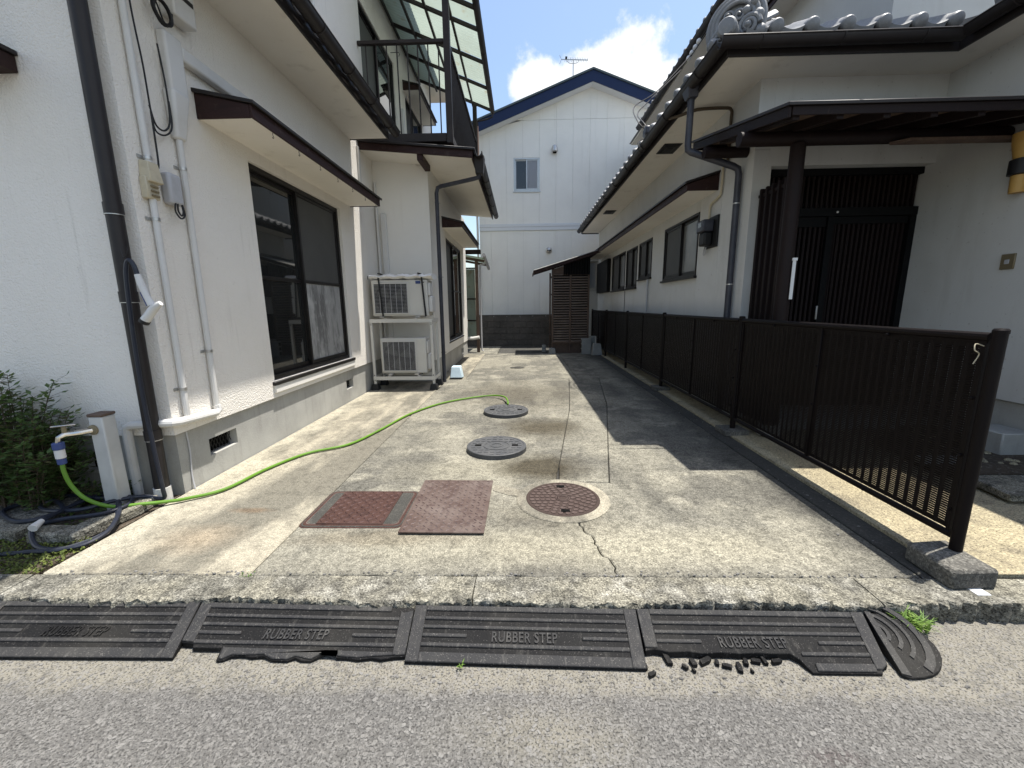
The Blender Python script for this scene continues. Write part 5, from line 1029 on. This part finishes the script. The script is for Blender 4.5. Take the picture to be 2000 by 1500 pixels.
# overhead service wires and insulators above the eave
t = thing('service_wires', 'bundle of black service wires with white insulators at the right eave', 'wires', (1.95, 7.4, 4.0))
for i, p in enumerate(([(1.98, 6.9, 3.95), (1.90, 7.0, 4.12), (1.95, 7.6, 4.5), (2.3, 8.2, 4.95), (3.35, 9.6, 6.15)], [(1.95, 6.95, 3.98), (1.82, 7.1, 4.2), (1.95, 7.8, 4.7), (2.5, 8.4, 5.2), (3.38, 9.2, 6.2)], [(1.93, 7.0, 3.9), (1.80, 6.9, 3.82), (1.80, 6.8, 3.72), (1.90, 6.75, 3.80), (1.97, 6.8, 3.92)], [(1.95, 6.85, 3.92), (1.84, 6.8, 3.78), (1.86, 6.7, 3.72), (1.95, 6.7, 3.84)], [(3.38, 9.4, 6.2), (3.4, 8.0, 6.3), (3.42, 5.5, 6.36), (3.43, 3.0, 6.5)], [(3.36, 9.2, 6.16), (3.39, 7.5, 6.22), (3.41, 5.0, 6.32), (3.42, 3.0, 6.42)])):
    MB().tube(p, .009, 6, smooth=8).build('wire', 'paper' if i == 3 else 'black', t)
for i in range(4): MB().sphere((3.37, 9.35-.16*i, 6.20+.01*i), .05, 10, 6).build('insulator', 'paper', t)
for k, (x, y, z) in enumerate(((1.92, 6.9, 3.98), (1.95, 7.05, 4.0), (1.90, 6.78, 3.94))): MB().box(x-.04, x+.04, y-.05, y+.05, z-.06, z+.05).build('junction', 'gutter_blue', t, bevel=.02, seg=2)
# step and granite slab by the entrance
tag(MB().box(4.16, 4.445, 3.50, 3.80, .03, .24).build('door_step', 'foundation', org=(4.3, 3.65, .03), bevel=.01), 'pale tiled step block against the right wall behind the fence end', 'step')
tag(MB().prism([(3.30, 2.66), (5.2, 2.60), (5.2, 2.98), (3.34, 3.0)], .03, .085).build('granite_slab', 'kerb', org=(4, 2.8, .03), bevel=.008), 'speckled grey granite stepping slab behind the fence end', 'slab')
tag(MB().prism([(3.30, 3.30), (3.75, 3.28), (3.78, 3.36), (3.32, 3.38)], .03, .10).build('edging_brick', 'foundation', org=(3.5, 3.3, .03), bevel=.008), 'small dark edging stone in the soil by the step', 'stone')

# ================================================================= FENCE
XF = 2.26; FP = [2.0, 4.31, 6.64, 8.95, 11.16, 13.4]
F = thing('perforated_fence', 'low dark brown perforated metal fence along the right side of the driveway', 'fence', (XF, 2.0, 0))
ztop = 1.235
def slot_panel(w, z0, z1):
    """perforated sheet: solid strips with ladders of narrow slots; local y along the fence"""
    mb = MB(); pitch = .062; sw = .034; n = int((w-.03)/pitch); off = (w-n*pitch)/2; th = .0015
    rows = int((z1-z0-.06)/.0125)
    def quad(y0, y1, a, b, d=0.0): mb.add([(d, y0, a), (d, y1, a), (d, y1, b), (d, y0, b)], [(0, 1, 2, 3)])
    y = 0
    for i in range(n):
        a = off+i*pitch+(pitch-sw)/2; b = a+sw
        # solid strip, slightly bowed
        mid = (y+a)/2
        mb.add([(0, y, z0), (-.0025, mid, z0), (0, a, z0), (0, y, z1), (-.0025, mid, z1), (0, a, z1)], [(0, 1, 4, 3), (1, 2, 5, 4)])
        quad(a, b, z0, z0+.03); mb.add([(0, a, z0+.03), (0, b, z0+.03), (-.004, b, z0+.0334), (-.004, a, z0+.0334)], [(0, 1, 2, 3)]); quad(a, b, z0+.03+rows*.0125+.0026, z1)
        for k in range(rows):      # solid bar, its lip pressed outwards below the next slot
            zb, zt = z0+.03+k*.0125+.0026, z0+.03+(k+1)*.0125
            mb.add([(0, a, zb), (0, b, zb), (0, b, zt), (0, a, zt), (-.004, b, zt+.0034), (-.004, a, zt+.0034)], [(0, 1, 2, 3), (3, 2, 4, 5)])
        y = b
    mb.add([(0, y, z0), (0, w, z0), (0, w, z1), (0, y, z1)], [(0, 1, 2, 3)])
    return mb
PANEL = {}
for i, (a, b) in enumerate(zip(FP[:-1], FP[1:])):
    w = round((b-a-.09-.03)/2, 3)
    for k in range(2):
        y0 = a+.045+k*(w+.03)
        if w not in PANEL: PANEL[w] = slot_panel(w, .19, 1.175).mesh('perforated_panel', 'fence', smooth=False)
        inst('perforated_panel', PANEL[w], Matrix.Translation((XF, y0, 0)), F)
    ym = a+.045+w+.015
    MB().box(XF-.014, XF+.014, ym-.014, ym+.014, .176, 1.189).build('mid_stile', 'fence', F, bevel=.003)
    MB().tube([(XF, a+.035, .165), (XF, b-.035, .165)], .019, 10).build('bottom_rail', 'fence', F)
    MB().tube([(XF, a+.035, ztop-.03), (XF, b-.035, ztop-.03)], .022, 10).build('top_rail', 'fence', F)
    MB().box(XF-.006, XF+.008, a+.04, b-.04, 1.172, 1.19).build('top_strip', 'fence', F)
    for ys in (a+.05, b-.05): MB().box(XF-.010, XF+.010, ys-.008, ys+.008, .176, 1.189).build('edge_stile', 'fence', F)
    for ys in (a+.053, ym, b-.053):
        for z in (.30, .60, .90):
            if i < 3: MB().sphere((XF-.016, ys, z), .010, 8, 5).build('bolt', 'steel' if i > 8 else 'fence', F)
    for f_ in (.25, .75):
        if i < 2: MB().sphere((XF-.022, a+(b-a)*f_, .165), .011, 8, 5).build('bolt', 'fence', F); MB().sphere((XF-.02, a+(b-a)*f_, 1.18), .011, 8, 5).build('bolt', 'fence', F)
for y in FP:
    p = MB().tube([(XF, y, .0 if y > 3 else .095), (XF, y, ztop-.012)], .027, 18).build('post', 'fence', F)
    MB().lathe([(.030, ztop-.012), (.030, ztop+.004), (.024, ztop+.012), (.001, ztop+.014)], (XF, y, 0), n=18).build('post_cap', 'fence', p)
MB().tube([(XF-.01, 2.05, 1.16), (XF-.04, 2.06, 1.17), (XF-.05, 2.05, 1.14), (XF-.02, 2.055, 1.12), (XF-.03, 2.065, 1.07)], .0025, 6, smooth=5).build('tie_wire', 'ivory', F)
tag(MB().prism([(2.07, 1.815), (2.30, 1.825), (2.305, 2.10), (2.075, 2.075)], -.004, .098).build('footing_block', 'block_pad', org=(2.18, 1.95, 0), bevel=.012), 'square concrete footing block under the fence end post', 'footing')
for i, y in enumerate(FP[1:3]):
    tag(MB().box(XF-.13, XF+.12, y-.12, y+.12, .0, .06).build('footing_block', 'block_pad', org=(XF, y, 0), bevel=.008), ('flat concrete pad under the second fence post from the road', 'flat concrete pad under the third fence post from the road')[i], 'footing')

# ================================================================= FAR HOUSE
YH = 15.0
H3 = thing('gabled_house', 'white-sided two-storey gabled house with a navy blue roof edge at the end of the driveway', 'house', (2.31, YH, 0))
apex, slope = 8.36, .376; xl, xr = -1.46, 6.08
gz = lambda x: apex-abs(x-2.31)*slope
xs = [xl]+[2.31+.562*k for k in range(-6, 7)]+[xr]
hw = (-.25, .635, 5.22, 6.28)
for a, b in zip(xs[:-1], xs[1:]):
    a_, b_ = a+.002, b-.002
    for z0, z1 in ((.6, 3.94), (4.17, 7.42)):
        t0, t1 = min(z1, gz(a_)), min(z1, gz(b_))
        if min(t0, t1) <= z0: continue
        m = MB(); hol = a_ < hw[1] and b_ > hw[0] and z0 > 4
        if hol:
            zb = hw[3]; L_, R_ = a_ < hw[0]-.02, b_ > hw[1]+.02
            if L_: m.box(a_, hw[0], YH, YH+.06, hw[2], hw[3])
            if R_: m.box(hw[1], b_, YH, YH+.06, hw[2], hw[3])
            if L_ or R_: m.box(a_, b_, YH, YH+.06, z0, hw[2])
            else: MB().box(a_, b_, YH, YH+.06, z0, hw[2]).build('siding_panel', 'siding', H3)
        else: zb = z0
        m.hexa([(a_, YH, zb), (b_, YH, zb), (b_, YH+.06, zb), (a_, YH+.06, zb), (a_, YH, t0), (b_, YH, t1), (b_, YH+.06, t1), (a_, YH+.06, t0)])
        m.build('siding_panel', 'siding', H3)
    ga, gb = max(7.4285, gz(a_)), max(7.4285, gz(b_))
    if max(ga, gb) > 7.43: MB().hexa([(a_, YH, 7.428), (b_, YH, 7.428), (b_, YH+.06, 7.428), (a_, YH+.06, 7.428), (a_, YH, ga), (b_, YH, gb), (b_, YH+.06, gb), (a_, YH+.06, ga)]).build('siding_panel', 'siding', H3)
MB().box(xl, xr, YH-.03, YH+.05, 3.945, 4.165).build('belt_band', 'band', H3, bevel=.01)
MB().box(xl, xr, YH-.034, YH-.031, 4.06, 4.07).build('band_groove', 'foundation', H3)
m = MB(); m.add([(xl+.02, YH+.4, .3), (xr-.02, YH+.4, .3), (xr-.02, YH+.4, gz(xr)-.02), (2.31, YH+.4, apex-.02), (xl+.02, YH+.4, gz(xl)-.02)], [(0, 1, 2, 3, 4)])
m.build('wall_core', 'mortar_pale', H3)
MB().box(xl, xl+.06, YH+.066, 22, .3, gz(xl)).build('left_wall', 'siding', H3); MB().box(xr-.06, xr, YH+.066, 22, .3, gz(xr)).build('right_wall', 'siding', H3)
for sgn, xe in ((-1, xl-.5), (1, xr+.5)):
    A, Bz = (2.31, apex+.02), (xe, apex+.02-abs(xe-2.31)*slope)
    def rs(y0, y1, lo, hi, nm, mm): MB().hexa([(A[0], y0, A[1]+lo), (Bz[0], y0, Bz[1]+lo), (Bz[0], y1, Bz[1]+lo), (A[0], y1, A[1]+lo), (A[0], y0, A[1]+hi), (Bz[0], y0, Bz[1]+hi), (Bz[0], y1, Bz[1]+hi), (A[0], y1, A[1]+hi)]).build(nm, mm, H3)
    rs(14.62, 14.65, -.02, .30, 'rake_fascia', 'roof_blue'); rs(14.655, 22.3, -.03, .0, 'eave_soffit', 'band'); rs(14.655, 22.3, .005, .30, 'roof_slab', 'roof_top'); rs(14.58, 22.35, .305, .36, 'roof_covering', 'roof_top')
MB().box(xl-.55, xl-.43, 14.6, 22, gz(xl)-.42, gz(xl)-.28).build('gutter', 'white_pvc', H3); MB().tube([(xl-.06, 14.95, 6.2), (xl-.06, 14.95, .3)], .04, 8).build('downpipe', 'white_pvc', H3)
sash_window(H3, 'y', YH+.02, -1, *hw, ['glass', 'curtain'], fm='steel', name='window', fw_=.05)
for (x, z, r, nm) in ((1.13, 6.52, .10, 'hood'), (.955, 3.27, .115, 'round')):
    v = MB()
    if nm == 'hood':
        v.lathe([(r*.62, -.0), (r, .03), (r, .12), (r*.7, .2), (.001, .24)], (x, YH-.09, z-.12), None, 18)
    else: v.sphere((x, YH-.02, z), r, 16, 10, (1, .8, 1))
    w = v.build('wall_vent', 'steel', H3)
    if nm == 'round': MB().box(x-.07, x+.07, YH-.115, YH-.075, z-.035, z-.005).build('vent_slot', 'void', w)
    else: MB().box(x-.06, x+.06, YH-.15, YH-.03, z-.135, z-.121).build('vent_slot', 'void', w)
t = thing('tv_antenna', 'thin rooftop television antenna on a mast above the gabled house', 'antenna', (1.83, 16.0, 8.6))
MB().tube([(1.83, 16, 8.5), (1.83, 16, 9.68)], .018, 8).build('mast', 'steel', t)
MB().beam((1.42, 16, 9.70), (2.34, 16, 9.66), .022, .022).build('boom', 'steel', t)
for i in range(14): x = 1.55+i*.058; MB().tube([(x, 15.86, 9.695-(x-1.42)*.043), (x, 16.14, 9.695-(x-1.42)*.043)], .006, 5).build('element', 'steel', t)
for dz in (.13, -.13): MB().tube([(1.42, 16, 9.70), (1.36, 16, 9.70+dz)], .009, 5).build('reflector', 'steel', t)
MB().tube([(1.60, 16, 9.68), (1.70, 16, 9.58), (1.96, 16, 9.58), (2.02, 16, 9.66)], .009, 6, smooth=4).build('boom_strut', 'steel', t)
MB().box(1.55, 1.62, 15.96, 16.04, 9.71, 9.77).build('feed_box', 'black', t)

# ================================================================= BLOCK WALL
BW = thing('block_wall', 'low dark weathered concrete block wall below the white far house', 'wall', (0, 14.6, 0))
MB().box(-2.8, 2.9, 14.56, 14.68, -.2, 1.0).build('mortar_core', 'mortar', BW)
rnd = random.Random(9); bm_ = [MB().box(-.222, .222, -.01, .02, -.102, .102).mesh('block', 'block_old')]
for j in range(5):
    for i in range(13):
        x = -2.58+i*.455+(.2275 if j % 2 else 0)
        if x > 2.9: continue
        inst('block', bm_[0], Matrix.Translation((x, 14.548+rnd.uniform(-.003, .003), .1+j*.212)), BW, bevel=.006)
MB().box(-2.8, 2.9, 14.53, 14.70, 1.04, 1.075).build('coping', 'block_old', BW, bevel=.006)

# ================================================================= SLATTED SHED
S = thing('slatted_shed', 'narrow brown wooden lean-to shed with louvre slats and a sloping sheet roof', 'shed', (1.4, 12.3, 0))
for x in (.88, 1.385, 1.90):
    for y in ((12.0, 13.1) if x != 1.385 else (12.0,)): MB().box(x-.025, x+.025, y-.025, y+.025, -.02, 2.36+(x-.88)*.29).build('post', 'old_wood', S, bevel=.004)
sl_ = MB().hexa([(-.225, -.03, -.018), (.225, -.03, -.018), (.225, .02, .012), (-.225, .02, .012), (-.225, -.03, -.004), (.225, -.03, -.004), (.225, .02, .026), (-.225, .02, .026)]).mesh('louvre_slat', 'weathered')
rnd = random.Random(4)
for i in range(27):
    for cx in (1.132, 1.642):
        inst('louvre_slat', sl_, Matrix.Translation((cx, 12.0, .36+i*.072)) @ Matrix.Rotation(rnd.uniform(-.012, .012), 4, 'Y'), S)
MB().box(.855, 1.925, 12.03, 12.06, -.02, .30).build('base_board', 'old_wood', S); MB().box(.855, 1.925, 11.97, 12.029, .29, .335).build('bottom_rail', 'old_wood', S, bevel=.004)
MB().box(.855, 1.925, 12.09, 12.10, .30, 2.4).build('back_lining', 'void', S)
n = 40; vs = []
for i in range(n+1):
    x = 1.18+.74*i/n; y = 11.955+.012*math.sin(i*math.pi/2); vs += [(x, y, 2.22), (x, y, 2.40+(x-.88)*.28)]
MB().add(vs, [(2*i, 2*i+2, 2*i+3, 2*i+1) for i in range(n)]).build('corrugated_sheet', 'door_black', S)
MB().hexa([(.855, 11.97, 2.26), (1.2, 11.97, 2.26), (1.2, 12.0, 2.26), (.855, 12.0, 2.26), (.855, 11.97, 2.37), (1.2, 11.97, 2.47), (1.2, 12.0, 2.47), (.855, 12.0, 2.37)]).build('gable_board', 'old_wood', S)
rzz = lambda x: 2.33+(x-.34)*.292
n = 60; vs = []
for i in range(n+1):
    y = 11.85+1.5*i/n; d = .010*math.sin(i*math.pi/2); vs += [(.34, y, rzz(.34)+.02+d), (2.30, y, rzz(2.30)+.02+d)]
MB().add(vs, [(2*i, 2*i+1, 2*i+3, 2*i+2) for i in range(n)]).build('roof_sheet', 'foundation', S)
MB().beam((.34, 11.87, rzz(.34)-.03), (2.30, 11.87, rzz(2.30)-.03), .03, .075).build('verge_board', 'brown_wood', S, bevel=.003)
for y in (12.35, 12.85): MB().beam((.36, y, rzz(.36)-.025), (2.30, y, rzz(2.30)-.025), .03, .05).build('rafter', 'brown_wood', S)
MB().box(.33, .36, 11.86, 13.3, rzz(.34)-.05, rzz(.34)+.02).build('eave_board', 'old_wood', S)
for z in (.5, 1.1, 1.7, 2.2): MB().box(.87, .89, 12.03, 13.07, z-.02, z+.02).build('side_rail', 'brown_wood', S)
def trap(name, label, x, y, w, wt, d, h, z0=0, m='block', cat='block', grp=None):
    return tag(MB().hexa([(x-w, y-d, z0), (x+w, y-d, z0), (x+w, y+d, z0), (x-w, y+d, z0), (x-wt, y-d*wt/w, z0+h), (x+wt, y-d*wt/w, z0+h), (x+wt, y+d*wt/w, z0+h), (x-wt, y+d*wt/w, z0+h)]).build(name, m, org=(x, y, z0), bevel=.01), label, cat, grp)
trap('post_footing', 'tapered concrete footing at the left foot of the slatted shed', .87, 11.88, .10, .08, .10, .16, cat='footing')
trap('post_footing', 'small square concrete footing on the yard behind the left shed foot', .66, 12.5, .06, .06, .06, .22, -.02, cat='footing')
hb = thing('hollow_block', 'upright hollow concrete block at the right foot of the slatted shed', 'block', (1.8, 11.65, 0))
MB().box(1.68, 1.94, 11.62, 11.80, .0, .45).build('body', 'block', hb, bevel=.006)
for k in range(3): MB().box(1.676, 1.679, 11.655, 11.765, .05+k*.135, .145+k*.135).build('hole', 'void', hb, bevel=.001)
tag(MB().box(1.93, 2.12, 11.84, 12.0, .0, .50).build('hollow_block', 'block', org=(2.0, 11.9, 0), bevel=.006), 'second concrete block standing behind the hollow block next to the fence', 'block')
trap('post_footing', 'tapered concrete post footing beside the hollow block at the fence end', 2.08, 11.5, .145, .10, .12, .32, cat='footing')
tag(MB().box(2.03, 2.06, 11.48, 11.51, .32, .52).build('metal_stub', 'steel', org=(2.04, 11.5, .32)), 'short metal stub standing in the tapered post footing', 'metal stub')

# grit and dry bits swept against the kerb and along the fence strip
rnd = random.Random(61); f = MB()
for i in range(420):
    if rnd.random() < .55: x, y, z = rnd.uniform(-2.5, 2.4), 1.90+abs(rnd.gauss(0, .02)), .0
    elif rnd.random() < .6: x, y, z = 2.03+rnd.gauss(0, .05), rnd.uniform(2.1, 9), .0
    else: x, y, z = rnd.uniform(-1, 2.2), 1.42-abs(rnd.gauss(0, .03)), ROAD
    r = rnd.uniform(.002, .007); f.sphere((x, y, z+r*.4), r, 5, 4, (rnd.uniform(.7, 1.8), rnd.uniform(.6, 1.2), .6))
tag(f.build('loose_grit', 'chips'), 'fine grit and crumbs gathered along the kerb and the fence strip', 'grit', kind='stuff')
